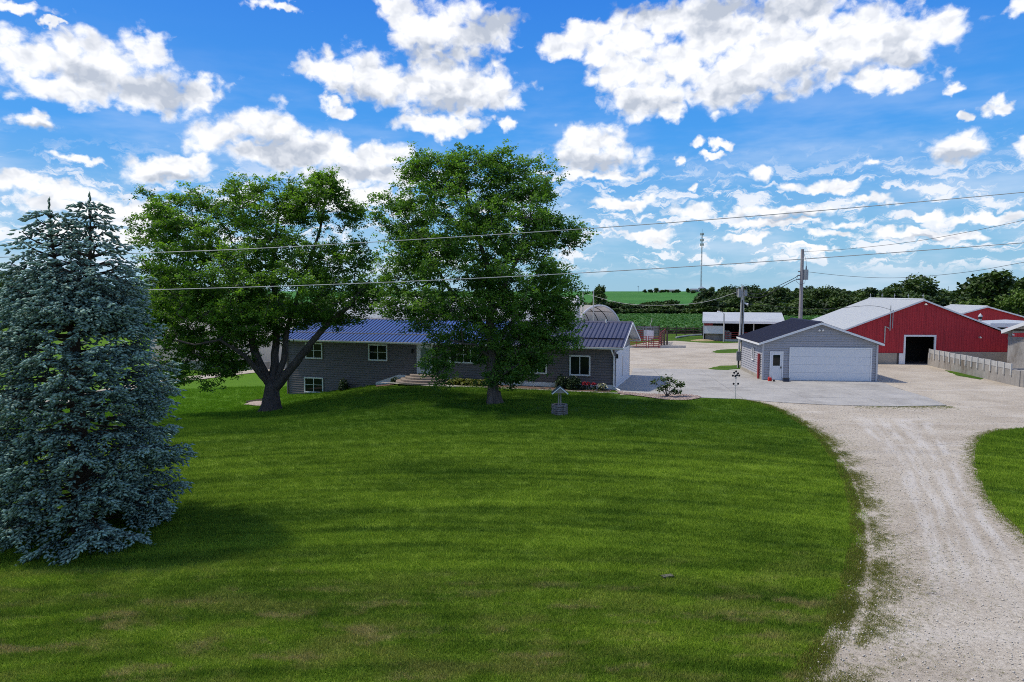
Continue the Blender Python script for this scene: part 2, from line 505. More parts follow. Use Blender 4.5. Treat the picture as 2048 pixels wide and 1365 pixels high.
M_OLDC = pmat('weathered_concrete', (0.32, 0.30, 0.275), 0.9, 0.3, 0.9, 0.4, 25, dirt=((0.13, 0.095, 0.06), 0.50, 0.75), stretch=(1, 1, 0.5), local=False)
M_CREAM = pmat('stained_concrete', (0.36, 0.32, 0.26), 0.9, 0.2, 1.2, 0.4, 25, dirt=((0.16, 0.14, 0.11), 0.56, 0.6), local=False)
M_POST = pmat('white_steel_post', (0.50, 0.49, 0.46), 0.6, 0.1, 3)
M_WOOD = pmat('weathered_wood', (0.30, 0.27, 0.24), 0.85, 0.2, 2, 0.3, 30, stretch=(4, 4, 0.4))
M_DWOOD = pmat('dark_wood', (0.10, 0.08, 0.065), 0.85, 0.2, 2, 0.3, 30)
M_BARK = pmat('maple_bark', (0.085, 0.070, 0.060), 0.95, 0.5, 3.0, 1.0, 9, bdist=0.09, stretch=(2.5, 2.5, 0.5), local=False)
M_BARKL = pmat('pale_maple_bark', (0.12, 0.10, 0.085), 0.95, 0.55, 3.0, 1.0, 9, bdist=0.09, stretch=(2.5, 2.5, 0.5), local=False)
M_SBARK = pmat('spruce_bark', (0.055, 0.038, 0.028), 0.95, 0.3, 3.0, 0.6, 20, local=False)
M_STEEL = pmat('galvanised_steel', (0.42, 0.43, 0.44), 0.45, 0.1, 2, metal=0.3)
M_DARK = pmat('black_paint', (0.012, 0.012, 0.013), 0.5, 0.1)
M_GREY = pmat('grey_enamel', (0.22, 0.23, 0.25), 0.5, 0.1)
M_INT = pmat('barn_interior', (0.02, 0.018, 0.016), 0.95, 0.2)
M_FABI = pmat('tan_tarp_inside', (0.40, 0.35, 0.31), 0.8, 0.08, 0.6)
M_STONE = pmat('grey_ledge_stone', (0.20, 0.18, 0.17), 0.9, 0.5, 6, 0.5, 30, local=False)
M_SHING = pmat('dark_green_shingle', (0.045, 0.075, 0.085), 0.8, 0.2, 4)
M_MULCH = pmat('brown_mulch', (0.15, 0.095, 0.078), 0.95, 0.4, 6, 1.0, 30, local=False)
M_PINK = pmat('pink_river_rock', (0.42, 0.33, 0.29), 0.9, 0.4, 8, 0.8, 18, local=False)
M_STEP = pmat('tan_paver', (0.26, 0.215, 0.185), 0.9, 0.2, 4, 0.4, 30)
M_REDP = pmat('red_plastic', (0.55, 0.02, 0.015), 0.4, 0.05)
M_WIRE = pmat('aluminium_wire', (0.40, 0.41, 0.42), 0.5, 0.05)
M_BWIRE = pmat('black_cable', (0.03, 0.03, 0.035), 0.6, 0.05)
M_STRAW = pmat('straw', (0.34, 0.27, 0.15), 0.95, 0.3, 4, 0.8, 20, local=False)
M_BIN = pmat('grain_bin_steel', (0.24, 0.28, 0.33), 0.5, 0.1)
M_ROCKW = pmat('white_marble_chip', (0.7, 0.68, 0.64), 0.7, 0.1)
M_FOL1 = foliage_mat('maple_leaves', (0.036, 0.100, 0.018), (0.27, 0.47, 0.055), 0.45)
M_FOL2 = foliage_mat('silver_maple_leaves', (0.036, 0.105, 0.022), (0.27, 0.47, 0.075), 0.45)
M_FOLB = foliage_mat('woodland_leaves', (0.010, 0.028, 0.010), (0.10, 0.165, 0.030), 0.15)
M_FOLL = foliage_mat('light_woodland_leaves', (0.025, 0.060, 0.012), (0.17, 0.27, 0.04), 0.2)
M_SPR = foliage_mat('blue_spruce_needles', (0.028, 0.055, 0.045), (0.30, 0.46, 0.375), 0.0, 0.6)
M_BEAN = foliage_mat('bean_leaves', (0.03, 0.11, 0.02), (0.12, 0.28, 0.06), 0.2)
M_HOST = foliage_mat('hosta_leaves', (0.05, 0.075, 0.012), (0.26, 0.27, 0.055), 0.2)
M_SHRUB = foliage_mat('shrub_leaves', (0.008, 0.025, 0.010), (0.045, 0.09, 0.03), 0.15)
M_FLR = foliage_mat('red_petals', (0.16, 0.008, 0.02), (0.42, 0.02, 0.05), 0.2)
M_FLW = foliage_mat('white_petals', (0.35, 0.34, 0.25), (0.75, 0.72, 0.55), 0.2)
M_WEED = foliage_mat('weed_leaves', (0.08, 0.12, 0.014), (0.30, 0.28, 0.06), 0.2)
M_FFIELD = mat_field('far_field', (0.045, 0.15, 0.035), (0.07, 0.20, 0.045))
M_BFIELD = mat_field('bean_field', (0.035, 0.10, 0.022), (0.06, 0.15, 0.03))


# ------------------------------------------------------------------ mesh helpers
class MB:
    """collects plain shapes into one mesh"""

    def __init__(s):
        s.v, s.f = [], []

    def poly(s, pts):
        n = len(s.v)
        s.v += [tuple(p) for p in pts]
        s.f.append(tuple(range(n, n + len(pts))))
        return s

    def box(s, x0, x1, y0, y1, z0, z1, M=None):
        n = len(s.v)
        c = [(x0, y0, z0), (x1, y0, z0), (x1, y1, z0), (x0, y1, z0), (x0, y0, z1), (x1, y0, z1), (x1, y1, z1), (x0, y1, z1)]
        if M is not None:
            c = [tuple(M @ Vector(p)) for p in c]
        s.v += c
        s.f += [tuple(n + i for i in q) for q in ((0, 3, 2, 1), (4, 5, 6, 7), (0, 1, 5, 4), (1, 2, 6, 5), (2, 3, 7, 6), (3, 0, 4, 7))]
        return s

    def prism(s, prof, axis, a0, a1):
        """prof: 2D outline; axis 'x': prof=(y,z) extruded along x; 'y': prof=(x,z); 'z': prof=(x,y)"""
        n = len(s.v)
        k = len(prof)
        for a in (a0, a1):
            for p, q in prof:
                s.v.append((a, p, q) if axis == 'x' else (p, a, q) if axis == 'y' else (p, q, a))
        s.f.append(tuple(n + i for i in range(k)))
        s.f.append(tuple(n + k + i for i in reversed(range(k))))
        for i in range(k):
            j = (i + 1) % k
            s.f.append((n + i, n + k + i, n + k + j, n + j))
        return s

    def tube(s, pts, rad, k=8, cap=True):
        pts = [Vector(p) for p in pts]
        n = len(s.v)
        R = rad if isinstance(rad, (list, tuple)) else [rad] * len(pts)
        for i, p in enumerate(pts):
            d = (pts[min(i + 1, len(pts) - 1)] - pts[max(i - 1, 0)]).normalized()
            a = d.cross(Vector((0, 0, 1)) if abs(d.z) < 0.9 else Vector((1, 0, 0))).normalized()
            b = d.cross(a)
            for j in range(k):
                t = 2 * PI * j / k
                s.v.append(tuple(p + (a * math.cos(t) + b * math.sin(t)) * R[i]))
        for i in range(len(pts) - 1):
            for j in range(k):
                s.f.append((n + i * k + j, n + i * k + (j + 1) % k, n + (i + 1) * k + (j + 1) % k, n + (i + 1) * k + j))
        if cap:
            s.f.append(tuple(n + j for j in reversed(range(k))))
            s.f.append(tuple(n + (len(pts) - 1) * k + j for j in range(k)))
        return s

    def mesh(s, name, mat):
        me = bpy.data.meshes.new(name)
        me.from_pydata(s.v, [], s.f)
        me.materials.append(mat)
        me.validate()
        return me


def link(name, me, parent=None, smooth=False):
    o = bpy.data.objects.new(name, me)
    C.objects.link(o)
    if parent is not None:
        o.parent = parent
    if smooth and me is not None:
        me.polygons.foreach_set('use_smooth', [True] * len(me.polygons))
    return o


def obj(name, mb, mat, parent=None, smooth=False, kind=None, loc=None, label=None):
    o = link(name, mb.mesh(name, mat), parent, smooth)
    if kind:
        o['kind'] = kind
    if loc:
        o.location = loc
    if label:
        o['label'] = label
    return o


def bx(name, dims, mat, parent=None, **k):
    return obj(name, MB().box(*dims), mat, parent, **k)


def bevel(o, w=0.01):
    m = o.modifiers.new('bevel', 'BEVEL')
    m.width = w
    m.segments = 1
    return o


def thing(name, label, cat, loc=(0, 0, 0), rz=0.0, group=None):
    o = bpy.data.objects.new(name, None)
    C.objects.link(o)
    o.location = loc
    o.rotation_euler = (0, 0, rz)
    return tag(o, label, cat, group)


def tag(o, label, cat, group=None):
    o['label'] = label
    o['category'] = cat
    if group:
        o['group'] = group
    return o


def dup(root, loc, rz=0.0, label=None, scale=None):
    r = root.copy()
    C.objects.link(r)
    r.location = loc
    r.rotation_euler = (0, 0, rz)
    if label:
        r['label'] = label
    if scale:
        r.scale = scale
    for ch in list(root.children):
        c = ch.copy()
        C.objects.link(c)
        c.parent = r
        for g in list(ch.children):
            d = g.copy()
            C.objects.link(d)
            d.parent = c
    return r


def np_mesh(name, V, F, mat, tint=None, smooth=False):
    """V (n,3); F (m,k) all faces k-sided; tint per face"""
    me = bpy.data.meshes.new(name)
    V = np.asarray(V, dtype=np.float32)
    F = np.asarray(F, dtype=np.int32)
    m, k = F.shape
    me.vertices.add(len(V))
    me.vertices.foreach_set('co', V.ravel())
    me.loops.add(m * k)
    me.loops.foreach_set('vertex_index', F.ravel())
    me.polygons.add(m)
    me.polygons.foreach_set('loop_start', np.arange(0, m * k, k, dtype=np.int32))
    if smooth:
        me.polygons.foreach_set('use_smooth', np.ones(m, dtype=bool))
    if tint is not None:
        at = me.attributes.new('tint', 'FLOAT', 'FACE')
        at.data.foreach_set('value', np.asarray(tint, dtype=np.float32))
    me.materials.append(mat)
    me.update(calc_edges=True)
    return me


def leaf_arrays(cent, size, up=0.6, droop=0.0):
    """kite-shaped leaves with random lean; returns V,F"""
    n = len(cent)
    nrm = rng.normal(size=(n, 3))
    nrm /= np.linalg.norm(nrm, axis=1)[:, None]
    nrm[:, 2] = np.abs(nrm[:, 2]) + up
    nrm /= np.linalg.norm(nrm, axis=1)[:, None]
    a = rng.normal(size=(n, 3))
    a[:, 2] -= droop
    a -= (a * nrm).sum(1)[:, None] * nrm
    a /= np.linalg.norm(a, axis=1)[:, None]
    b = np.cross(nrm, a)
    s = (size * rng.uniform(0.7, 1.3, n))[:, None]
    V = np.empty((n, 4, 3))
    V[:, 0] = cent - a * s * 0.5
    V[:, 1] = cent + b * s * 0.42 + nrm * s * 0.10
    V[:, 2] = cent + a * s * 0.6
    V[:, 3] = cent - b * s * 0.42 + nrm * s * 0.10
    F = np.arange(n * 4).reshape(n, 4)
    return V.reshape(-1, 3), F


# ------------------------------------------------------------------ terrain
def smooth(a, b, x):
    t = np.clip((np.asarray(x, dtype=float) - a) / (b - a), 0, 1)
    return t * t * (3 - 2 * t)


def terrain(x, y):
    x = np.asarray(x, dtype=float)
    y = np.asarray(y, dtype=float)
    drop = np.interp(-x, [6.5, 8.3, 10.6, 13.8, 16.3, 20, 30, 60], [0, 0.12, 0.48, 1.1, 1.48, 1.7, 2.0, 2.2])
    z = -drop * smooth(29, 50, y) * (1 - smooth(100, 170, y))
    z = z + 6.2 * smooth(300, 700, y)
    # gentle unevenness of the big lawn
    z = z + 0.05 * np.sin(x * 0.35 + 1.0) * np.sin(y * 0.28) * smooth(-3, -9, x) * (y < 60)
    return z


def tz(x, y):
    return float(terrain(x, y))


xs = np.unique(np.concatenate([np.linspace(-3000, -200, 15), np.linspace(-200, -40, 17), np.linspace(-40, 40, 81), np.linspace(40, 200, 17), np.linspace(200, 3000, 15)]))
ys = np.unique(np.concatenate([np.linspace(-1500, -40, 8), np.linspace(-40, 6, 8), np.linspace(6, 75, 93), np.linspace(75, 330, 30), np.linspace(330, 900, 20), np.linspace(900, 4500, 9)]))
XX, YY = np.meshgrid(xs, ys)
ZZ = terrain(XX, YY)
nx, ny = len(xs), len(ys)
ii = (np.arange(ny - 1)[:, None] * nx + np.arange(nx - 1)[None, :]).ravel()
FF = np.stack([ii, ii + 1, ii + nx + 1, ii + nx], 1)
gm = np_mesh('ground', np.stack([XX.ravel(), YY.ravel(), ZZ.ravel()], 1), FF, M_LAWN, smooth=True)
gm.materials.append(M_FFIELD)
cy = YY[:-1, :-1].ravel()
gm.polygons.foreach_set('material_index', np.where(cy > 320, 1, 0).astype(np.int32))
g = link('ground', gm)
g['kind'] = 'structure'


def polysheet(name, pts, z, mat, jitter=0.0, step=0.6, kind='structure', parent=None, fn=None):
    """flat outline, edge subdivided and made ragged, fan-free ngon filled"""
    out = []
    n = len(pts)
    for i in range(n):
        a, b = np.array(pts[i][:2], float), np.array(pts[(i + 1) % n][:2], float)
        L = np.linalg.norm(b - a)
        k = max(1, int(L / step)) if jitter else 1
        nrm = np.array([-(b - a)[1], (b - a)[0]]) / max(L, 1e-6)
        for j in range(k):
            p = a + (b - a) * j / k
            if jitter and j:
                p = p + nrm * random.gauss(0, jitter)
            out.append(p)
    mb = MB()
    mb.poly([(p[0], p[1], (z if fn is None else fn(p[0], p[1]) + z)) for p in out])
    me = mb.mesh(name, mat)
    if me.polygons[0].normal.z < 0:
        me.flip_normals()
    o = link(name, me, parent)
    if kind and parent is None:
        o['kind'] = kind
    return o


def smooth_line(pts, k=5):
    P = [np.array(p[:2], float) for p in pts]
    out = []
    for i in range(len(P) - 1):
        p0, p1, p2, p3 = P[max(i - 1, 0)], P[i], P[i + 1], P[min(i + 2, len(P) - 1)]
        for j in range(k):
            t = j / k
            out.append(0.5 * ((2 * p1) + (p2 - p0) * t + (2 * p0 - 5 * p1 + 4 * p2 - p3) * t * t + (3 * p1 - p0 - 3 * p2 + p3) * t ** 3))
    out.append(P[-1])
    return out


# gravel yard: from the lawn's edge out to the sheds
lawn_edge = smooth_line([G(*q) for q in [(1480, 799), (1530, 810), (1590, 838), (1642, 880), (1686, 945), (1708, 1010), (1712, 1080), (1700, 1150), (1668, 1240), (1600, 1365)]] + [(2.6, 7.0), (-2, 0), (-6, -8)])
yard = [tuple(p) for p in lawn_edge] + [(40, -8), (70, 20), (75, 60), (60, 96), G(1700, 676), G(1452, 687), G(1404, 686), G(1350, 682), G(1300, 684), G(1258, 692), (7.0, 76), (3.0, 62), (7.2, 47), G(1240, 790)]
polysheet('gravel_yard', yard, 0.004, M_GRAVEL, 0.05, 0.5)
# the driveway proper, a strip with wheel tracks along it
L_ = smooth_line([G(*q) for q in [(1640, 828), (1720, 900), (1772, 1000), (1790, 1100), (1772, 1220), (1730, 1365)]] + [(6.8, 9.0), (5.4, 4.0)], 8)
R_ = smooth_line([G(*q) for q in [(1905, 845), (1935, 905), (1975, 990), (2045, 1080), (2150, 1200), (2260, 1365)]] + [(12.5, 9.0), (13.5, 4.0)], 8)
dm = MB()
n = len(L_)
NU = 8
acc = 0
vs_, uvs = [], []
for i in range(n):
    if i:
        acc += np.linalg.norm((L_[i] + R_[i]) / 2 - (L_[i - 1] + R_[i - 1]) / 2)
    for j in range(NU + 1):
        u = j / NU
        q = L_[i] * (1 - u) + R_[i] * u
        vs_.append((q[0], q[1], 0.008))
        uvs.append((u, acc))
fs = [(i * (NU + 1) + j, i * (NU + 1) + j + 1, (i + 1) * (NU + 1) + j + 1, (i + 1) * (NU + 1) + j) for i in range(n - 1) for j in range(NU)]
me = bpy.data.meshes.new('gravel_driveway')
me.from_pydata(vs_, [], fs)
me.materials.append(M_DRIVE)
ul = me.uv_layers.new(name='uv')
for lp in me.loops:
    ul.data[lp.index].uv = uvs[lp.vertex_index]
if me.polygons[0].normal.z < 0:
    me.flip_normals()
link('gravel_driveway', me)['kind'] = 'structure'

# grass islands
isl = smooth_line([G(*q) for q in [(2200, 850), (2060, 856), (1985, 866), (1957, 884), (1950, 915), (1960, 955), (1988, 1010), (2050, 1068), (2130, 1140), (2260, 1270)]])
isl = [tuple(p) for p in isl] + [(60, 22), (60, 36)]
polysheet('grass_verge', isl, 0.012, M_LAWN, 0.05, 0.4)
polysheet('grass_patch', [G(*q) for q in [(1416, 738), (1440, 732), (1480, 731), (1482, 741), (1440, 741)]], 0.012, M_LAWN, 0.05, 0.4)
polysheet('grass_patch', [G(*q) for q in [(1422, 705), (1440, 700), (1482, 698), (1482, 706), (1440, 707)]], 0.012, M_LAWN, 0.08, 0.4)
polysheet('grass_patch', [G(*q) for q in [(1325, 680), (1350, 678), (1404, 673), (1404, 681), (1350, 682)]], 0.014, M_LAWN, 0.08, 0.6)
polysheet('grass_patch', [G(*q) for q in [(1890, 741), (1925, 746), (1968, 757), (1960, 760), (1915, 752)]], 0.012, M_LAWN, 0.08, 0.4)
# bean field and its far edge
polysheet('bean_field', [(-60, 112), (27, 108), (60, 112), (150, 120), (150, 182), (40, 190), (-60, 215)], 0.05, M_BFIELD)
# pale gravel lane on the low ground left of the house
lane = smooth_line([G(px, py, -2.0)[:2] for px, py in [(60, 815), (200, 786), (330, 765), (430, 752), (530, 743), (620, 737)]], 6)
lm = MB()
for i in range(len(lane) - 1):
    a, b = lane[i], lane[i + 1]
    d = (b - a) / np.linalg.norm(b - a)
    nn = np.array([-d[1], d[0]]) * 1.6
    lm.poly([(q[0], q[1], tz(q[0], q[1]) + 0.05) for q in (a - nn, b - nn, b + nn, a + nn)])
obj('gravel_lane', lm, M_GRAVEL, kind='structure')


# concrete apron cut into slabs
def clip(poly, a, b, c):
    """keep the side a*x+b*y+c >= 0"""
    out = []
    for i in range(len(poly)):
        p, q = poly[i], poly[(i + 1) % len(poly)]
        dp, dq = a * p[0] + b * p[1] + c, a * q[0] + b * q[1] + c
        if dp >= 0:
            out.append(p)
        if dp * dq < 0:
            t = dp / (dp - dq)
            out.append((p[0] + (q[0] - p[0]) * t, p[1] + (q[1] - p[1]) * t))
    return out


HA = math.radians(-18)
GA = math.radians(-6)
apron = [G(*q)[:2] for q in [(1236, 785), (1390, 796), (1480, 799.5), (1560, 806), (1660, 811), (1790, 814), (1893, 812), (1850, 794), (1800, 780), (1765, 766)]] + [(26.6, 57.5), (18.6, 58.4)] + [G(1478, 742)[:2], G(1370, 739)[:2], G(1266, 738)[:2], (9.3, 53.4), (6.95, 46.2)]
base = polysheet('concrete_apron', apron, 0.012, M_JOINT)
slab_n = 0
ca, sa = math.cos(GA), math.sin(GA)
for i in range(-2, 8):
    for j in range(-1, 6):
        u0, v0 = 6.0 + i * 3.9, 40.5 + j * 3.9
        P = list(apron)
        for (a, b, c) in ((ca, sa, -(u0 + .012)), (-ca, -sa, (u0 + 3.9 - .012)), (-sa, ca, -(v0 + .012)), (sa, -ca, (v0 + 3.9 - .012))):
            if P:
                P = clip(P, a, b, c)
        if len(P) >= 3:
            ar = 0.5 * abs(sum(P[k][0] * P[(k + 1) % len(P)][1] - P[(k + 1) % len(P)][0] * P[k][1] for k in range(len(P))))
            if ar > 0.15:
                if sum(P[k][0] * P[(k + 1) % len(P)][1] - P[(k + 1) % len(P)][0] * P[k][1] for k in range(len(P))) < 0:
                    P = P[::-1]
                h = 0.035 + random.uniform(-0.004, 0.004)
                obj('slab', MB().prism(P, 'z', 0.013, h), M_CONC, base)

# ------------------------------------------------------------------ buildings
def lap_siding(mb, poly, pitch, depth=0.018, z0=None):
    """poly: list of (u,z) outline of a wall face, convex; makes leaning boards standing proud of y=0 towards -y"""
    zs = [p[1] for p in poly]
    z = min(zs) if z0 is None else z0
    while z < max(zs) - 1e-3:
        z1 = min(z + pitch, max(zs))
        P = clip(clip([(p[0], p[1]) for p in poly], 0, 1, -z), 0, -1, max(z + 0.02, z1 - 0.032))
        if len(P) >= 3:
            lo = sorted([p for p in P if abs(p[1] - z) < 1e-4], key=lambda p: p[0])
            if len(lo) >= 2:
                k = len(mb.v)
                f = lambda p: (p[0], 0.047 - depth * (1 - (p[1] - z) / pitch), p[1])
                mb.v += [f(p) for p in P]
                mb.f.append(tuple(range(k, k + len(P))))
                a, b = lo[0], lo[-1]
                mb.poly([(a[0], 0.047, z), (b[0], 0.047, z), (b[0], 0.047 - depth, z), (a[0], 0.047 - depth, z)])
        z = z1
    return mb


def xform(mb, M):
    mb.v = [tuple(M @ Vector(p)) for p in mb.v]
    return mb


def window(parent, u0, u1, z0, z1, panes=2, hung=True, M=None, fr=0.075, y=-0.03):
    """a framed window on the wall plane y=0 facing -y; panes sit inside the frame"""
    M = M or Matrix.Identity(4)
    f = MB()
    f.box(u0, u1, y - 0.035, 0.0, z1 - fr, z1)
    f.box(u0, u1, y - 0.05, 0.0, z0, z0 + fr)
    f.box(u0, u0 + fr, y - 0.035, 0.0, z0 + fr, z1 - fr)
    f.box(u1 - fr, u1, y - 0.035, 0.0, z0 + fr, z1 - fr)
    w = (u1 - u0 - 2 * fr) / panes
    win = obj('window', xform(f, M), M_WHITE, parent)
    for i in range(panes):
        a = u0 + fr + i * w
        s = MB()
        t = 0.028
        s.box(a, a + w, y - 0.02, -0.004, z1 - fr - t, z1 - fr)
        s.box(a, a + w, y - 0.02, -0.004, z0 + fr, z0 + fr + t)
        s.box(a, a + t, y - 0.02, -0.004, z0 + fr + t, z1 - fr - t)
        s.box(a + w - t, a + w, y - 0.02, -0.004, z0 + fr + t, z1 - fr - t)
        if hung:
            zm = (z0 + z1) / 2 + 0.03
            s.box(a + t, a + w - t, y - 0.022, -0.004, zm - 0.015, zm + 0.015)
        obj('sash', xform(s, M), M_WHITE, win)
        p = MB().box(a + t, a + w - t, y - 0.004, -0.006, z0 + fr + t, z1 - fr - t)
        obj('pane', xform(p, M), M_GLASS, win)
    return win


def roof_panels(parent, x0, x1, ye, yr, ze, zr, mat_fn, width=0.92, rib=0.3, thick=0.03, flip=False, name='roof_panel', ribh=0.035, ribw=0.055):
    """sheets of ribbed metal from the eave line (ye,ze) up to the ridge (yr,zr); one object per sheet, mesh shared"""
    n = max(1, int(round((x1 - x0) / width)))
    w = (x1 - x0) / n
    sl = math.hypot(yr - ye, zr - ze)
    cache = {}
    nrm = Vector((0, -(zr - ze) / sl, abs(yr - ye) / sl)) if yr > ye else Vector((0, (zr - ze) / sl, abs(yr - ye) / sl))

    def pt(x, t, h):
        return Vector((x, ye + (yr - ye) * t, ze + (zr - ze) * t)) + nrm * h
    for i in range(n):
        m = mat_fn(i, n)
        if m.name not in cache:
            mb = MB()
            g = 0.004
            c = [pt(g, 0, 0), pt(w - g, 0, 0), pt(w - g, 1, 0), pt(g, 1, 0), pt(g, 0, thick), pt(w - g, 0, thick), pt(w - g, 1, thick), pt(g, 1, thick)]
            k = len(mb.v)
            mb.v += [tuple(p) for p in c]
            mb.f += [tuple(k + q for q in r) for r in ((0, 3, 2, 1), (4, 5, 6, 7), (0, 1, 5, 4), (1, 2, 6, 5), (2, 3, 7, 6), (3, 0, 4, 7))]
            nr = max(1, int(round(w / rib)))
            for r in range(nr):
                xr = (r + 0.5) * w / nr
                k = len(mb.v)
                q = []
                for t in (0, 1):
                    q += [pt(xr - ribw, t, thick - .001), pt(xr - ribw * .45, t, thick + ribh), pt(xr + ribw * .45, t, thick + ribh), pt(xr + ribw, t, thick - .001)]
                mb.v += [tuple(p) for p in q]
                mb.f += [(k, k + 1, k + 5, k + 4), (k + 1, k + 2, k + 6, k + 5), (k + 2, k + 3, k + 7, k + 6), (k, k + 3, k + 2, k + 1)]
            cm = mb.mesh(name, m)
            cm.materials.append(M_RIBSHADE)
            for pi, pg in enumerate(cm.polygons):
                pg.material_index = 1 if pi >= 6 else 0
            cache[m.name] = cm
        o = link(name, cache[m.name], parent)
        o.location = (x0 + i * w, 0, 0)


# ---- ranch house
HO = Vector((-17.97, 54.29, 0))
HL, HW, EAV, RDG = 26.2, 7.5, 2.84, 4.42
house = thing('ranch_house', 'long low ranch house with taupe lap siding and ribbed metal roof behind the maples', 'house', HO, HA)
hd = Vector((math.cos(HA), math.sin(HA), 0))
hn = Vector((-math.sin(HA), math.cos(HA), 0))


def on_front(px, py, O=HO, d=hd, nrm=hn):
    """where the sight line meets the facade plane -> (u, z)"""
    r = ray(px, py)
    c = Vector((0, 0, CAMH))
    t = (O - c).dot(nrm) / r.dot(nrm)
    p = c + r * t
    return (p - O).dot(d), p.z


ZB = -1.75
core = MB()
core.prism([(0.05, ZB), (HW, ZB), (HW, EAV), (HW / 2, RDG - 0.12), (0.05, EAV)], 'x', 0.0, HL - 0.05)
obj('wall', core, M_SIDING, house)
sd = MB()
lap_siding(sd, [(0.0, ZB + 0.2), (HL, ZB + 0.2), (HL, EAV), (0.0, EAV)], 0.18, 0.05)
obj('siding', sd, M_SIDING, house, kind='stuff')
MR = Matrix.Translation((HL, 0, 0)) @ Matrix.Rotation(PI / 2, 4, 'Z')
gs = MB()
lap_siding(gs, [(0.0, 0.1), (HW, 0.1), (HW, EAV), (HW / 2, RDG - 0.12), (0.0, EAV)], 0.15, 0.03)
obj('siding', xform(gs, MR), pmat('end_siding', (0.30, 0.28, 0.285), 0.55, 0.06), house, kind='stuff', label='paler lap siding on the gable end')
# white painted foundation: slopes into the lawn beside the steps, then runs low to the right corner
fnd = MB()
ua, _ = on_front(700, 780)
ub, _ = on_front(752, 772)
uc, _ = on_front(812, 757)
fnd.prism([(ub, -0.9), (uc, -0.6), (uc, 0.42), (uc - 0.6, 0.42), (ub, -0.25)], 'y', -0.045, 0.049)
ue, _ = on_front(1012, 765)
fnd.box(uc, HL + 0.045, -0.045, 0.049, -0.3, 0.31)
fnd.box(HL - 0.048, HL + 0.045, 0.0495, HW, -0.3, 0.12)
obj('foundation', fnd, M_WHITE, house)
gsk = MB().box(-0.03, uc * 0.5, -0.03, 0.049, ZB, ZB + 0.22)
obj('foundation', gsk, pmat('grey_block', (0.30, 0.28, 0.28), 0.9, 0.2), house, label='grey block footing under the lower level')
bx('corner_trim', (-0.03, 0.07, -0.055, -0.0, ZB + .22, EAV - .02), M_SIDING, house)
bx('corner_trim', (HL - 0.07, HL + 0.03, -0.057, -0.0, 0.31, EAV - .02), M_SIDING, house)


def hwin(x0, x1, y0, y1, panes, hung=True):
    u0, _ = on_front(x0, (y0 + y1) / 2)
    u1, _ = on_front(x1, (y0 + y1) / 2)
    _, zt = on_front((x0 + x1) / 2, y0)
    _, zb = on_front((x0 + x1) / 2, y1)
    return window(house, u0, u1, zb, min(zt, EAV - 0.06), panes, hung)


hwin(611, 645, 686, 718, 2)
hwin(737, 775, 689, 722, 2)
hwin(609, 647, 755, 786, 2)
hwin(899, 957, 692, 727, 4)
hwin(1056, 1094, 711, 748, 2, False)
hwin(1139, 1181, 711, 752, 2, False)
# front door with sidelight
du0, dz1 = on_front(834, 690)
du1, _ = on_front(866, 720)
_, dz0 = on_front(850, 749)
dz0 = 0.58
dz1 = EAV - 0.08
fr = MB()
fr.box(du0, du0 + 0.09, -0.08, 0, dz0, dz1).box(du1 - 0.09, du1, -0.08, 0, dz0, dz1).box(du0 + 0.09, du1 - 0.09, -0.08, 0, dz1 - 0.1, dz1)
obj('door_frame', fr, M_WHITE, house)
door = bx('front_door', (du0 + 0.10, du1 - 0.10, -0.055, -0.008, dz0 + 0.02, dz1 - 0.11), M_DOORW, house)
bx('pane', (du0 + 0.32, du1 - 0.34, -0.066, -0.056, dz0 + 1.0, dz1 - 0.28), M_GLASSW, door)
bx('pane', (du0 + 0.32, du1 - 0.34, -0.066, -0.056, dz0 + 0.3, dz0 + 0.92), M_GLASSW, door)
bx('door_handle', (du1 - 0.24, du1 - 0.18, -0.10, -0.056, dz0 + 0.95, dz0 + 1.07), M_DARK, door)
lu, lz = on_front(826, 701)


def lantern(parent, M):
    o = obj('wall_lantern', xform(MB().box(-0.05, 0.05, -0.05, -0.022, -0.05, 0.12).tube([(0, -0.05, 0.1), (0, -0.12, 0.13), (0, -0.15, 0.08)], 0.015, 6), M), M_DARK, parent)
    obj('lamp_shade', xform(MB().prism([(-0.06, -0.2), (0.06, -0.2), (0.08, 0.04), (0.0, 0.1), (-0.08, 0.04)], 'y', -0.22, -0.09), M), M_DARK, o)


lantern(house, Matrix.Translation((lu, 0, lz)))
# entry steps: stacked rounded slabs
su = on_front(853, 765)[0]
for k in range(4):
    r = 2.15 - k * 0.32
    z1 = 0.145 * (k + 1)
    pts = [(su - r * 1.0, -0.05)] + [(su - r * math.cos(a) * 1.0, -0.05 - (0.55 + (3 - k) * 0.36 + 0.55) * math.sin(a) ** 0.8) for a in np.linspace(0.12, PI - 0.12, 15)] + [(su + r, -0.05)]
    st = obj('step', MB().prism(pts, 'z', z1 - 0.145 + 0.002, z1), M_STEP, house)
    bevel(st, 0.02)
# eaves, gutter and roof
OV = 0.55
SL = (RDG - EAV) / (HW / 2 + OV)
ye0, ze0 = -OV, EAV + 0.02
bx('soffit', (-0.5, HL + 0.7, -OV + 0.01, 0.0, EAV - 0.03, EAV + 0.005), M_WHITE, house)
bx('soffit', (-0.5, HL + 0.7, HW, HW + OV - 0.01, EAV - 0.03, EAV + 0.005), M_WHITE, house)
bx('fascia', (-0.5, HL + 0.7, -OV - 0.02, -OV + 0.008, EAV - 0.06, EAV + 0.10), M_WHITE, house)
gut = MB().prism([(-OV - 0.14, EAV + 0.08), (-OV - 0.13, EAV - 0.01), (-OV - 0.08, EAV - 0.045), (-OV - 0.025, EAV - 0.045), (-OV - 0.025, EAV + 0.08)], 'x', -0.5, HL + 0.72)
obj('gutter', gut, M_WHITE, house)


def hroof(i, n):
    return M_ROOFSKY if i < n * 0.64 else M_ROOFD  # left stretch takes the painted sky reflection


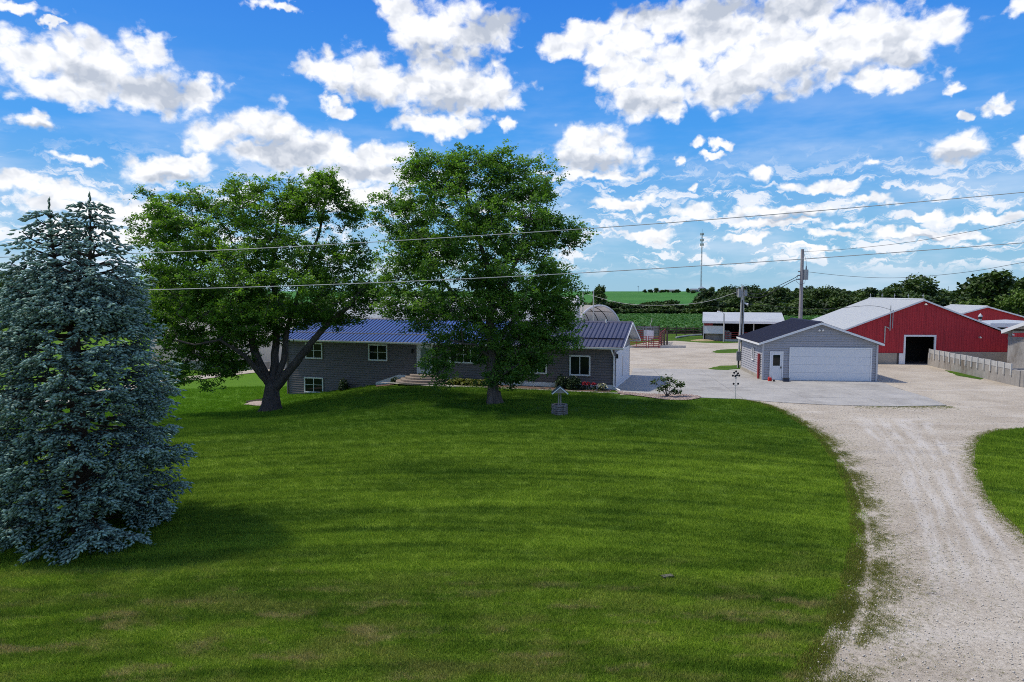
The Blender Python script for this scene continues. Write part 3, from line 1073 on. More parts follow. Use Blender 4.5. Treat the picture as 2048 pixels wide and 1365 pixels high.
roof_panels(house, -0.5, HL + 0.7, -OV - 0.04, HW / 2, EAV + 0.09, RDG, hroof)
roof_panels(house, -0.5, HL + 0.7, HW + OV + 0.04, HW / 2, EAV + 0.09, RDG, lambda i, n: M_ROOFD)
# gable end soffits: undersides of the roof overhang
for (x0, x1) in ((HL + 0.001, HL + 0.68), (-0.48, -0.001)):
    un = MB()
    un.poly([(x0, -OV, EAV + 0.06), (x1, -OV, EAV + 0.06), (x1, HW / 2, RDG - 0.03), (x0, HW / 2, RDG - 0.03)])
    un.poly([(x0, HW + OV, EAV + 0.06), (x0, HW / 2, RDG - 0.03), (x1, HW / 2, RDG - 0.03), (x1, HW + OV, EAV + 0.06)])
    obj('soffit', un, M_WHITE, house)
for (x0, x1) in ((HL + 0.702, HL + 0.73), (-0.53, -0.502)):
    for s in (0, 1):
        ya = -OV - 0.06 if s == 0 else HW + OV + 0.06
        obj('rake_board', MB().prism([(ya, EAV - 0.06), (ya, EAV + 0.10), (HW / 2, RDG + 0.055), (HW / 2, RDG - 0.11)], 'x', x0, x1), M_WHITE, house)
obj('ridge_cap', MB().prism([(HW / 2 - 0.16, RDG - 0.01), (HW / 2, RDG + 0.10), (HW / 2 + 0.16, RDG - 0.01)], 'x', -0.5, HL + 0.7), M_ROOFD, house)
# snow guard rails along the lower roof
gt = 0.30
gy, gz = -OV - 0.04 + (HW / 2 + OV + 0.04) * gt, EAV + 0.09 + (RDG - EAV - 0.09) * gt
bx('snow_guard', (0.3, HL * 0.55, gy - 0.02, gy + 0.02, gz + 0.03, gz + 0.09), pmat('tan_trim', (0.5, 0.45, 0.38), 0.6), house)
bx('snow_guard', (HL * 0.6, HL + 0.55, gy - 0.03, gy + 0.03, gz + 0.03, gz + 0.10), M_ROOFG, house)
obj('roof_vent', MB().tube([(HL - 1.2, HW / 2 - 0.2, RDG - 0.05), (HL - 1.2, HW / 2 - 0.2, RDG + 0.22)], 0.06, 8), M_WHITE, house)
# downspout at the right corner
obj('downspout', MB().tube([(HL - 0.1, -OV - 0.08, EAV - 0.03), (HL - 0.06, -OV - 0.05, EAV - 0.18), (HL + 0.0, -0.16, EAV - 0.55), (HL + 0.0, -0.13, 0.45), (HL + 0.02, -0.14, 0.2), (HL + 0.55, -0.75, 0.07)], 0.055, 6), M_WHITE, house)
# garage door leaf on the gable end
fr = MB()
a0, a1, zt = 0.75, 6.6, 2.42
fr.box(a0 - 0.12, a0, -0.05, 0, 0.02, zt + 0.12).box(a1, a1 + 0.12, -0.05, 0, 0.02, zt + 0.12).box(a0, a1, -0.05, 0, zt, zt + 0.12)
obj('garage_door_frame', xform(fr, MR), M_WHITE, house)
gd = bx('garage_door', (0, 0.001, 0, 0.001, 0, 0.001), M_DOORW, house)
gd.data = xform(MB().box(a0, a0 + 2.7, -0.035, -0.004, 0.03, zt), MR).mesh('garage_door', M_DOORW)
obj('garage_door', xform(MB().box(a0 + 2.98, a1, -0.035, -0.004, 0.03, zt), MR), M_DOORW, house)
obj('dark_slit_panel', xform(MB().box(a0 + 2.7, a0 + 2.98, -0.02, -0.004, 0.55, 2.0), MR), M_GLASS, house)  # dark panel filling the slit between the two door leaves
for z0_, z1_ in ((2.0, zt), (0.03, 0.55)):
    obj('filler_panel', xform(MB().box(a0 + 2.7, a0 + 2.98, -0.033, -0.004, z0_, z1_), MR), M_DOORW, house)
lantern(house, MR @ Matrix.Translation((0.32, 0, 2.32)))

# ---- detached garage
GO = Vector((18.87, 51.18, 0))
gd_ = Vector((math.cos(GA), math.sin(GA), 0))
gn_ = Vector((-math.sin(GA), math.cos(GA), 0))
GL, GW, GE, GR = 8.22, 6.95, 2.78, 4.38
gar = thing('detached_garage', 'grey sided garage with wide white overhead door and dark navy metal roof', 'garage', GO, GA)
obj('wall', MB().prism([(0.05, 0), (GL - 0.05, 0), (GL - 0.05, GE), (GL / 2, GR - 0.1), (0.05, GE)], 'y', 0.05, GW), M_GSIDING, gar)
s = MB()
lap_siding(s, [(0, 0.1), (GL, 0.1), (GL, GE), (GL / 2, GR - 0.1), (0, GE)], 0.18, 0.045)
obj('siding', s, M_GSIDING, gar, kind='stuff')
ML = Matrix.Translation((0, GW, 0)) @ Matrix.Rotation(-PI / 2, 4, 'Z')
s = MB()
lap_siding(s, [(0, 0.3), (GW, 0.3), (GW, GE), (0, GE)], 0.18, 0.045)
obj('siding', xform(s, ML), M_GSIDING, gar, kind='stuff')
MRg = Matrix.Translation((GL, 0, 0)) @ Matrix.Rotation(PI / 2, 4, 'Z')
s = MB()
lap_siding(s, [(0, 0.3), (GW, 0.3), (GW, GE), (0, GE)], 0.18, 0.045)
obj('siding', xform(s, MRg), M_GSIDING, gar, kind='stuff')
bx('foundation', (-0.03, 0.049, 0.05, GW, 0, 0.3), M_CREAM, gar)


def ongar(px, py):
    return on_front(px, py, GO, gd_, gn_)


u0, z1 = ongar(1579, 694)
u1, _ = ongar(1743, 730)
z1 = 2.42
fr = MB()
fr.box(u0, u0 + 0.1, -0.06, 0, 0.03, z1 + 0.1).box(u1 - 0.1, u1, -0.06, 0, 0.03, z1 + 0.1).box(u0 + 0.1, u1 - 0.1, -0.06, 0, z1, z1 + 0.1)
obj('overhead_door_frame', fr, M_WHITE, gar)
ohd = bx('overhead_door', (u0 + 0.1, u1 - 0.1, -0.02, -0.003, 0.03, z1), M_DOORW, gar)
for k in range(4):
    h = (z1 - 0.04) / 4
    bevel(bx('door_panel', (u0 + 0.105, u1 - 0.105, -0.042, -0.021, 0.04 + k * h, 0.04 + (k + 1) * h - 0.008), M_DOORW, ohd), 0.008)
u0, _ = ongar(1539, 730)
u1, _ = ongar(1566, 730)
fr = MB()
fr.box(u0, u0 + 0.09, -0.06, 0, 0.03, 2.2).box(u1 - 0.09, u1, -0.06, 0, 0.03, 2.2).box(u0 + 0.09, u1 - 0.09, -0.06, 0, 2.1, 2.2)
obj('door_frame', fr, M_WHITE, gar)
d = bevel(bx('side_door', (u0 + 0.1, u1 - 0.1, -0.045, -0.003, 0.04, 2.09), M_DOORW, gar), 0.008)
bx('pane', (u0 + 0.24, u1 - 0.24, -0.056, -0.046, 1.12, 1.93), M_GLASS, d)
bx('door_handle', (u1 - 0.2, u1 - 0.13, -0.09, -0.046, 0.92, 1.06), M_DARK, d)
bx('corner_trim', (-0.04, 0.09, -0.05, 0, 0.02, GE - .02), pmat('trim_grey', (0.50, 0.50, 0.52), 0.6), gar)
bx('corner_trim', (GL - 0.09, GL + 0.04, -0.05, 0, 0.02, GE - .02), MATS['trim_grey'], gar)
# side window, red post, flood light
window(gar, GW - 3.15, GW - 2.55, 1.25, 2.25, 2, False, ML, 0.05)
lx, lz = ongar(1641, 660)
fl = bx('flood_light', (lx - 0.05, lx + 0.05, -0.1, -0.02, lz - 0.04, lz + 0.06), M_GREY, gar)
for sx in (-0.13, 0.13):
    obj('lamp_head', MB().tube([(lx + sx * 0.6, -0.08, lz + 0.02), (lx + sx, -0.2, lz - 0.04)], [0.04, 0.085], 8), M_WHITE, fl)
roof_x0, roof_x1 = -0.28, GL + 0.28
# roof panels run along local x, so build them in a frame turned a quarter
MQ = Matrix.Rotation(PI / 2, 4, 'Z')


def side_roof(parent, xe, xr, ze, zr, y0, y1, mat, width=0.92, rib=0.3, ribh=0.022, ribw=0.045):
    n = max(1, int(round((y1 - y0) / width)))
    w = (y1 - y0) / n
    sl = math.hypot(xr - xe, zr - ze)
    sgn = 1 if xr > xe else -1
    nrm = Vector((-sgn * (zr - ze) / sl, 0, abs(xr - xe) / sl))

    def pt(y, t, h):
        return tuple(Vector((xe + (xr - xe) * t, y, ze + (zr - ze) * t)) + nrm * h)
    mb = MB()
    th = 0.03
    c = [pt(.004, 0, 0), pt(w - .004, 0, 0), pt(w - .004, 1, 0), pt(.004, 1, 0), pt(.004, 0, th), pt(w - .004, 0, th), pt(w - .004, 1, th), pt(.004, 1, th)]
    mb.v += c
    mb.f += [(0, 3, 2, 1), (4, 5, 6, 7), (0, 1, 5, 4), (1, 2, 6, 5), (2, 3, 7, 6), (3, 0, 4, 7)]
    nr = max(1, int(round(w / rib)))
    for r in range(nr):
        yr = (r + 0.5) * w / nr
        k = len(mb.v)
        for t in (0, 1):
            mb.v += [pt(yr - ribw, t, th - .001), pt(yr - ribw * .45, t, th + ribh), pt(yr + ribw * .45, t, th + ribh), pt(yr + ribw, t, th - .001)]
        mb.f += [(k, k + 1, k + 5, k + 4), (k + 1, k + 2, k + 6, k + 5), (k + 2, k + 3, k + 7, k + 6), (k, k + 3, k + 2, k + 1)]
    me = mb.mesh('roof_panel', mat)
    for i in range(n):
        o = link('roof_panel', me, parent)
        o.location = (0, y0 + i * w, 0)


def gable_roof(parent, W, y0, y1, ze, zr, ov, mat, fasc=M_WHITE, fh=0.16, capm=None):
    side_roof(parent, -ov, W / 2, ze, zr, y0, y1, mat)
    side_roof(parent, W + ov, W / 2, ze, zr, y0, y1, mat)
    for ya in (y0 - 0.03, y1 + 0.002):
        r = MB()
        r.prism([(-ov - 0.02, ze - fh + 0.02), (-ov - 0.02, ze + 0.02), (W / 2, zr + 0.02), (W / 2, zr - fh + 0.02)], 'y', ya, ya + 0.028)
        obj('rake_board', r, fasc, parent)
        r = MB()
        r.prism([(W + ov + 0.02, ze - fh + 0.02), (W + ov + 0.02, ze + 0.02), (W / 2 + .001, zr + 0.02), (W / 2 + .001, zr - fh + 0.02)], 'y', ya, ya + 0.028)
        obj('rake_board', r, fasc, parent)
    bx('fascia', (-ov - 0.03, -ov - 0.002, y0, y1, ze - fh + 0.02, ze + 0.0), fasc, parent)
    bx('fascia', (W + ov + 0.002, W + ov + 0.03, y0, y1, ze - fh + 0.02, ze + 0.0), fasc, parent)
    sf = MB()
    sf.poly([(-ov, y0, ze - 0.012), (W / 2, y0, zr - 0.012), (W / 2, y1, zr - 0.012), (-ov, y1, ze - 0.012)])
    sf.poly([(W + ov, y0, ze - 0.012), (W + ov, y1, ze - 0.012), (W / 2, y1, zr - 0.012), (W / 2, y0, zr - 0.012)])
    obj('soffit', sf, fasc, parent)
    obj('ridge_cap', MB().prism([(W / 2 - 0.15, zr - 0.0), (W / 2, zr + 0.10), (W / 2 + 0.15, zr - 0.0)], 'y', y0, y1), capm or mat, parent)


gable_roof(gar, GL, -0.3, GW + 0.3, GE + 0.04, GR, 0.34, M_ROOFG)
px_, pz_ = 0.0, 0.0
rp = MB().box(-0.16, -0.04, 0.62, 0.86, 0.02, 1.95)
tag_rp = obj('red_side_post', rp, M_REDG, gar, label='dark red post against the left wall')

# things by the garage
gp = G(1538, 763)
gc = thing('gas_can', 'small red gas can standing at the foot of the white side door', 'gas can', (gp[0], gp[1] - 0.15, 0.035), 0.2)
bevel(obj('body', MB().prism([(-0.13, 0), (0.13, 0), (0.13, 0.2), (0.05, 0.27), (-0.13, 0.27)], 'y', -0.09, 0.09), M_REDP, gc), 0.02)
obj('handle', MB().tube([(-0.1, 0, 0.27), (-0.09, 0, 0.33), (0.0, 0, 0.34), (0.03, 0, 0.28)], 0.014, 6), M_REDP, gc)
obj('spout', MB().tube([(0.08, 0, 0.24), (0.16, 0, 0.33)], 0.016, 6), M_DARK, gc)
gp = G(1546.5, 764)
cn = thing('coffee_can', 'small black can on the doorstep right of the red gas can', 'can', (gp[0], gp[1] - 0.12, 0.035))
obj('body', MB().tube([(0, 0, 0), (0, 0, 0.15)], 0.07, 10), M_DARK, cn)
obj('rim', MB().tube([(0, 0, 0.15), (0, 0, 0.165)], 0.075, 10), M_GREY, cn)
gp = G(1570, 764)
bxk = thing('storage_tote', 'dark blue storage tote against the wall left of the overhead door', 'tote', (gp[0], gp[1] - 0.16, 0.035), GA)
bevel(bx('bin', (-0.22, 0.22, -0.14, 0.14, 0, 0.22), pmat('navy_plastic', (0.02, 0.03, 0.06), 0.5), bxk), 0.02)
bevel(bx('lid', (-0.235, 0.235, -0.155, 0.155, 0.221, 0.25), M_DARK, bxk), 0.01)


# ---- red barn
def ribbed_wall(parent, poly, y, mat, width=0.92, rib=0.23, flip=1, name='wall_panel'):
    """vertical steel sheets cut to a gable outline, one object each"""
    u0, u1 = min(p[0] for p in poly), max(p[0] for p in poly)
    n = max(1, int(round((u1 - u0) / width)))
    w = (u1 - u0) / n
    for i in range(n):
        a, b = u0 + i * w + 0.004, u0 + (i + 1) * w - 0.004
        P = clip(clip(poly, 1, 0, -a), -1, 0, b)
        if len(P) < 3:
            continue
        mb = MB().prism(P, 'y', y - 0.03, y)
        k = int(round(w / rib))
        for r in range(k):
            c = a + (r + 0.5) * w / k
            Q = clip(clip(poly, 1, 0, -(c - 0.02)), -1, 0, c + 0.02)
            if len(Q) >= 3:
                zt = min(q[1] for q in Q if q[1] > (min(z[1] for z in Q) + 0.2)) if any(q[1] > (min(z[1] for z in Q) + 0.2) for q in Q) else max(q[1] for q in Q)
                mb.box(c - 0.02, c + 0.02, y - 0.05, y - 0.0305, min(q[1] for q in Q), zt)
        obj(name, mb, mat, parent)


BF = DP(1846, 600, 62.5)
BA = math.radians(-5)
BW2 = 7.5
barn = thing('red_barn', 'large red steel barn with white roof and open dark doorway right of the garage', 'barn', (BF.x - math.cos(BA) * BW2, 62.5 - math.sin(BA) * BW2, 0), BA)
BZ, BE, BL = BF.z - 0.05, 2.75, 11.2
W = BW2 * 2
bO = Vector(barn.location)
bd, bn2 = Vector((math.cos(BA), math.sin(BA), 0)), Vector((-math.sin(BA), math.cos(BA), 0))


def onb(px, py):
    return on_front(px, py, bO, bd, bn2)


d0, _ = onb(1810, 700)
d1, _ = onb(1867, 700)
DT = 2.55
zb = 1.02
ribbed_wall(barn, [(0, zb), (d0, zb), (d0, DT + 0.6), (d0, BE + (BZ - BE) * d0 / BW2), (0, BE)], 0, M_RED)
ribbed_wall(barn, [(d1, 1.18), (W, 1.18), (W, BE), (d1, BE + (BZ - BE) * (W - d1) / BW2)], 0, M_RED)
ribbed_wall(barn, [(d0, DT), (d1, DT), (d1, BE + (BZ - BE) * (W - d1) / BW2), (BW2, BZ), (d0, BE + (BZ - BE) * d0 / BW2)], 0, M_RED)
fr = MB()
fr.box(d0 - 0.16, d0, -0.09, 0.02, 0.0, DT + 0.16).box(d1, d1 + 0.16, -0.09, 0.02, 0.0, DT + 0.16).box(d0, d1, -0.09, 0.02, DT, DT + 0.16)
obj('door_frame', fr, M_WHITE, barn)
bs = MB()
bs.box(0.0, d0 - 0.75, -0.1, 0.0, 0, zb).box(d1 + 0.17, W, -0.1, 0.0, 0, 1.18)
obj('foundation', bs, M_CREAM, barn)
bx('door_jamb', (d0 - 0.55, d0 - 0.17, -0.12, 0.0, 0, 1.0), M_WHITE, barn)
bx('door_jamb', (d0 - 0.74, d0 - 0.56, -0.06, 0.0, 0, 1.0), M_DWOOD, barn)
wl = MB()
wl.box(0.0, 0.08, 0.001, BL, 0, BE).box(W - 0.08, W, 0.001, BL, 0, BE)
wl.prism([(0.08, 0), (W - 0.08, 0), (W - 0.08, BE), (BW2, BZ - 0.05), (0.08, BE)], 'y', BL - 0.08, BL)
obj('wall', wl, M_RED, barn)
bx('floor', (0.08, W - 0.08, 0.0, BL - 0.08, 0.0, 0.03), M_DWOOD, barn)
bx('interior_partition', (0.1, W - 0.1, 3.2, 3.3, 0.03, 3.0), M_INT, barn)
gable_roof(barn, W, -0.25, BL + 0.2, BE + 0.06, BZ + 0.06, 0.35, M_ROOFW, fh=0.14)
for k in range(5):
    yk = 0.0 + k * BL / 4.05
    t = MB().tube([(BW2, yk, BZ + 0.1), (BW2, yk, BZ + 0.6)], 0.022, 5)
    t.tube([(BW2 - 0.05, yk, BZ + 0.42), (BW2 + 0.05, yk, BZ + 0.42)], 0.05, 6)
    obj('lightning_rod', t, M_STEEL, barn)
mu, mz = onb(1779, 645)
mast = obj('service_mast', MB().tube([(mu, -0.14, 3.1), (mu, -0.14, 5.4)], 0.045, 8).tube([(mu + 0.22, -0.14, 3.3), (mu + 0.22, -0.14, 5.0)], 0.035, 8), M_STEEL, barn)
obj('conduit', MB().tube([(mu - 0.42, -0.12, 1.95), (mu - 0.42, -0.12, 3.5), (mu - 0.1, -0.14, 3.3)], 0.05, 8), M_POST, barn)
bu, bz_ = onb(1957, 675)
obj('barn_light', MB().tube([(bu, -0.05, bz_), (bu, -0.3, bz_ + 0.05), (bu, -0.3, bz_ - 0.05)], [0.05, 0.06, 0.14], 8), M_POST, barn)
obj('barn_light', MB().tube([(BW2 + 0.1, -0.05, BZ - 0.4), (BW2 + 0.1, -0.4, BZ - 0.3), (BW2 + 0.1, -0.4, BZ - 0.42)], [0.04, 0.05, 0.14], 8), M_POST, barn)
obj('downspout', MB().box(W + 0.02, W + 0.2, -0.12, 0.03, 0.9, BE), M_WHITE, barn)

# ---- second red barn behind
b2 = thing('small_red_barn', 'smaller red gabled barn with white roof peeking above the big barn, right of it', 'barn', (54.2, 86, 0), BA)
ribbed_wall(b2, [(0, 0.2), (10.4, 0.2), (10.4, 3.15), (5.2, 4.75), (0, 3.15)], 0, M_RED)
obj('wall', MB().prism([(0.02, 0), (10.38, 0), (10.38, 3.12), (5.2, 4.7), (0.02, 3.12)], 'y', 0.01, 8.0), M_RED, b2)
gable_roof(b2, 10.4, -0.3, 8.2, 3.2, 4.82, 0.4, M_ROOFW, fh=0.16)
ln = thing('lean_to_shed', 'low lean-to with white fascia and black opening between the red barns', 'shed', (46.6, 66.5, 0), BA)
obj('roof', MB().prism([(0, 3.35), (5, 3.6), (5, 3.72), (0, 3.47)], 'y', 0, 6), M_ROOFW, ln)
bx('fascia', (0, 7, -0.06, -0.002, 3.2, 3.6), M_WHITE, ln)
bx('wall', (0, 5, 5.8, 5.9, 0, 3.3), M_INT, ln)
for k in (0.0, 4.85):
    bx('post', (k, k + 0.15, 0, 0.15, 0, 3.3), M_WHITE, ln)
vp = DP(1960, 644, 68)
fl = thing('flue_pipe', 'white chimney pipe with dark collar standing above the barn roof edge', 'vent pipe', (vp.x, 68, 0))
obj('pipe', MB().tube([(0, 0, 0), (0, 0, 3.95)], 0.13, 12), M_POST, fl, smooth=False)
obj('collar', MB().tube([(0, 0, 3.96), (0, 0, 4.15)], 0.16, 12), M_DARK, fl)
obj('cap', MB().tube([(0, 0, 4.16), (0, 0, 4.3), (0, 0, 4.5)], [0.2, 0.17, 0.02], 12), M_STEEL, fl)

# ---- open-fronted building at the right edge
sh = thing('open_feed_shed', 'open-fronted shed with white roof over pale concrete half wall at the right edge', 'shed', (41.9, 57.5, 0), math.radians(-68))
SW = 11.0
obj('half_wall', MB().box(0, SW, 0, 0.2, 0, 2.62).box(0, 0.2, 0.201, 9, 0, 2.62), M_OLDC, sh)
bx('beam', (-0.02, SW, -0.04, 0.18, 2.621, 2.9), M_WOOD, sh)
for k in range(4):
    bx('post', (k * 3.5, k * 3.5 + 0.2, 0.0, 0.17, 2.901, 3.45), M_WOOD, sh)
gable_roof(sh, SW, -0.5, 9.2, 3.42, 5.9, 0.25, M_ROOFW, fh=0.3)
obj('back_wall', MB().prism([(0, 2.63), (SW, 2.63), (SW, 3.38), (SW / 2, 5.8), (0, 3.38)], 'y', 8.9, 9.0), M_INT, sh)
bx('truss', (0.1, SW - 0.1, 0.02, 0.14, 3.4, 3.58), M_DWOOD, sh)

# ---- concrete yard wall with posts and panels
wa, wb = Vector((37.72, 61.65, 0)), Vector((35.62, 47.6, 0))
wd = (wb - wa)
WLN = wd.length
wang = math.atan2(wd.y, wd.x)
yw = thing('yard_wall', 'long stained concrete yard wall topped with white posts and panels beside the gravel', 'wall', wa, wang)
# local x along the wall towards the camera; local -y side faces the gravel
obj('concrete_wall', MB().box(0, WLN, 0.0, 0.3, 0, 1.12), M_OLDC, yw)
NP = 15
for k in range(NP):
    x = 0.35 + k * (WLN - 1.4) / (NP - 1)
    bx('post', (x, x + 0.13, -0.09, -0.003, 0.70, 1.54), M_POST, yw)
    if k < NP - 1:
        x2 = 0.35 + (k + 1) * (WLN - 1.4) / (NP - 1)
        bx('panel', (x + 0.14, x2 - 0.01, -0.02, 0.03, 1.125, 1.52 + random.uniform(-0.02, 0.02)), pmat('chalky_board', (0.43, 0.425, 0.41), 0.8, 0.25, 3), yw)
# flip so the face looks left to the gravel
yw2 = thing('stub_wall', 'short grey concrete stub wall at the near end of the yard wall', 'wall', wb, math.radians(4))
bevel(obj('concrete_wall', MB().box(0.05, 9, -0.32, 0.0, 0, 1.2), M_OLDC, yw2), 0.03)
fbk = thing('feed_bunk', 'dark empty concrete feed bunk behind the near end of the yard wall', 'trough', (36.3, 49.2, 0), math.radians(4))
obj('trough', MB().box(0, 8, 0, 0.15, 0, 1.0).box(0, 8, 1.0, 1.15, 0, 1.0).box(0, 8, 0.15, 1.0, 0, 0.4), M_OLDC, fbk)
bx('liner', (0, 8, 0.152, 0.998, 0.401, 0.7), M_INT, fbk)
polysheet('feed_yard_floor', [(38.0, 61.5), (36.0, 47.9), (60, 50), (60, 58), (41.5, 58), (45, 62)], 0.02, M_OLDC)

# ---- long open shed far behind the yard
fs_ = thing('pole_shed', 'long white roofed open cattle shed beyond the gravel yard', 'shed', (25.9, 92.4, 0), math.radians(-16))
SWX, SDP = 15.0, 8.0
obj('roof', MB().prism([(-0.5, 2.72), (4.0, 3.78), (8.3, 2.72), (8.3, 2.6), (4.0, 3.66), (-0.5, 2.6)], 'x', -0.1, 10.3), M_ROOFW, fs_)
obj('back_wall', MB().box(0, 10.2, 7.9, 8.0, 0, 2.6).box(0, 0.06, 0.1, 7.9, 0, 2.6).box(10.1, 10.2, 0.1, 7.9, 0, 2.6), M_INT, fs_)
bx('fascia', (-0.1, 10.3, -0.56, -0.505, 2.42, 2.7), M_WHITE, fs_)
bx('end_panel', (0.02, 2.6, -0.04, 0.0, 1.0, 2.02), M_DOORW, fs_)
bx('end_panel', (0.1, 1.25, -0.04, 0.0, 2.08, 2.4), M_REDG, fs_, label='dark red strip above the white panel')
bx('beam', (0.02, 2.6, -0.045, 0.0, 2.03, 2.075), M_POST, fs_)
for k in (0.0, 2.65, 6.4, 10.0):
    bx('post', (k, k + 0.14, -0.05, 0.09, 0, 2.6), M_POST, fs_)
g_ = bx('gate', (2.95, 2.96, -0.2, -0.19, 0, 0.01), M_REDG, fs_)
gmb = MB()
for z in (0.35, 0.62, 0.89, 1.16):
    gmb.box(2.85, 6.3, -0.12, -0.08, z, z + 0.05)
for x in (2.85, 4.5, 6.25):
    gmb.box(x, x + 0.06, -0.13, -0.07, 0.1, 1.25)
g_.data = gmb.mesh('gate', M_REDG)
bx('kickboard', (2.85, 6.3, -0.2, -0.14, 0.0, 0.28), M_POST, fs_)
bk = thing('concrete_bunker', 'tilted pale concrete bunker blocks in front of the far shed, straw at their foot', 'bunker', (*G(1404, 680)[:2], 0), math.radians(-14))
bk.location.y -= 1.5
obj('side_block', MB().prism([(0, 0.1), (2.9, 0), (2.9, 0.85), (0, 1.15)], 'y', 0, 0.2), M_OLDC, bk)
obj('side_block', MB().prism([(0.3, 0.3), (3.3, 0.2), (3.3, 1.3), (0.3, 1.6)], 'y', 1.2, 1.4), M_POST, bk)
obj('end_block', MB().prism([(2.92, 0), (3.4, 0), (3.4, 1.2), (2.92, 0.85)], 'y', 0, 1.3), M_OLDC, bk)


def mound(name, label, cat, loc, rx, ry, h, mat):
    V, F = [], []
    n, m = 18, 7
    for i in range(m):
        t = i / (m - 1)
        for j in range(n):
            a = 2 * PI * j / n
            r = (1 - t) * (1 + 0.15 * math.sin(3 * a + loc[0]) + random.uniform(-0.06, 0.06))
            V.append((r * rx * math.cos(a), r * ry * math.sin(a), h * (1 - (1 - t) ** 2) ** 1.0 - 0.02))
    for i in range(m - 1):
        for j in range(n):
            F.append((i * n + j, i * n + (j + 1) % n, (i + 1) * n + (j + 1) % n, (i + 1) * n + j))
    me = np_mesh(name, V, F, mat, smooth=True)
    o = link(name, me)
    o.location = loc
    return tag(o, label, cat)


mound('straw_pile', 'low pile of spilled straw at the foot of the bunker blocks', 'straw', (*G(1408, 682)[:2], 0.0), 2.0, 0.9, 0.25, M_STRAW)
lp = G(1447, 684)
sl = thing('yard_lamp', 'tall yard light on grey pole with curved arm beside the far open shed', 'street lamp', (lp[0], lp[1], 0))
obj('pole', MB().tube([(0, 0, 0), (0, 0, 3.75)], 0.09, 8), M_POST, sl)
obj('arm', MB().tube([(0, 0, 3.7), (-0.25, 0, 3.95), (-0.6, 0, 4.02)], 0.035, 6), M_POST, sl)
obj('lamp_head', MB().tube([(-0.55, 0, 4.02), (-0.85, 0, 4.0), (-0.95, 0, 3.95)], [0.07, 0.12, 0.04], 8), M_WHITE, sl)


# ---- hoop barns behind the house
M_FABT = bpy.data.materials.new('tan_translucent_tarp')
M_FABT.use_nodes = True
M_FAB = bpy.data.materials.new('white_translucent_tarp')
M_FAB.use_nodes = True
for _n, _c, _k in ((M_FAB.node_tree, (0.80, 0.80, 0.84, 1), (0.80, 0.80, 0.86, 1)), (M_FABT.node_tree, (0.60, 0.56, 0.53, 1), (0.62, 0.54, 0.49, 1))):
    _n.nodes.clear()
    _d = nd(_n, 'ShaderNodeBsdfDiffuse', ins={'Color': _c})
    _t = nd(_n, 'ShaderNodeBsdfTranslucent', ins={'Color': _k})
    _m = nd(_n, 'ShaderNodeMixShader', ins={0: 0.5, 1: _d.outputs[0], 2: _t.outputs[0]})
    _o = nd(_n, 'ShaderNodeOutputMaterial')
    _n.links.new(_m.outputs[0], _o.inputs[0])


def hoop(name, label, loc, rz, w, h, L, ribs, open_front=True, dark=False, base=0.0, wallmat=None):
    t = thing(name, label, 'hoop barn', loc, rz)
    N = 20
    prof = [(-w / 2 * math.cos(PI * i / N), base + (h - base) * math.sin(PI * i / N) ** 0.85) for i in range(N + 1)]
    for nm, off, mt in (('fabric_cover', 0.0, M_FABT if not dark else M_FAB),):
        V, F = [], []
        for yy in (0, L):
            for (x, z) in prof:
                s = 1 + off / (w / 2)
                V.append((x * s, yy, z + off * (1 if z > 0.2 else 0)))
        for i in range(N):
            q = (i, i + 1, N + 2 + i, N + 1 + i)
            F.append(q if off == 0 else q[::-1])
        link(nm, np_mesh(nm, V, F, mt, smooth=True), t)
    edge = MB().tube([(x, 0.0, z) for x, z in prof], 0.13 if not dark else 0.22, 6)
    obj('front_arch', edge, M_FAB, t)
    for k in range(1, ribs):
        yy = L * k / ribs
        obj('rib', MB().tube([(x * 0.965, yy, z * 0.965) for x, z in prof], 0.055, 5), M_DARK, t)
    for i in (3, 6, 9, 11, 14, 17):
        x, z = prof[i]
        obj('purlin', MB().tube([(x * 0.96, 0.1, z * 0.96), (x * 0.96, L, z * 0.96)], 0.045, 5), M_DARK, t)
    bx('side_wall', (-w / 2 - 0.1, -w / 2 + 0.12, 0, L, -2.4, 0.9), M_OLDC, t)
    bx('side_wall', (w / 2 - 0.12, w / 2 + 0.1, 0, L, -2.4, 0.9), M_OLDC, t)
    end = [(x * 0.94, z * 0.94) for x, z in prof]
    mb = MB()
    mb.v = [(x, L - 0.1, z) for x, z in end]
    mb.f = [tuple(range(len(end)))]
    obj('end_curtain', mb, M_FABT, t)
    return t


# long barn: axis nearly across the view; its open end looks right
h1 = hoop('long_hoop_barn', 'long white fabric hoop barn lying across the view behind the house', (7.9, 83.0, 0), math.radians(82), 11.5, 6.0, 30, 9, dark=True)
h2 = hoop('tan_hoop_barn', 'ribbed tan fabric hoop barn with its open end facing the house, beside the white one', (11.8, 92.5, 0), math.radians(30), 7.8, 4.8, 16, 7)
h3 = hoop('white_hoop_barn', 'white fabric hoop barn on the low ground seen through the left maple', (-24.0, 80.0, -1.9), math.radians(86), 11.0, 5.6, 16, 5)
h4 = hoop('white_hoop_barn', 'far left white hoop barn with rounded top beside the blue spruce', (-44.0, 92.0, -2.0), math.radians(12), 9.0, 6.0, 25, 5)


# ---- poles, wires
def utility_pole(name, label, base, h, r=0.15, mat=M_WOOD):
    t = thing(name, label, 'utility pole', base)
    obj('pole', MB().tube([(0, 0, -0.2), (0, 0, h)], [r, r * 0.72], 10), mat, t)
    return t


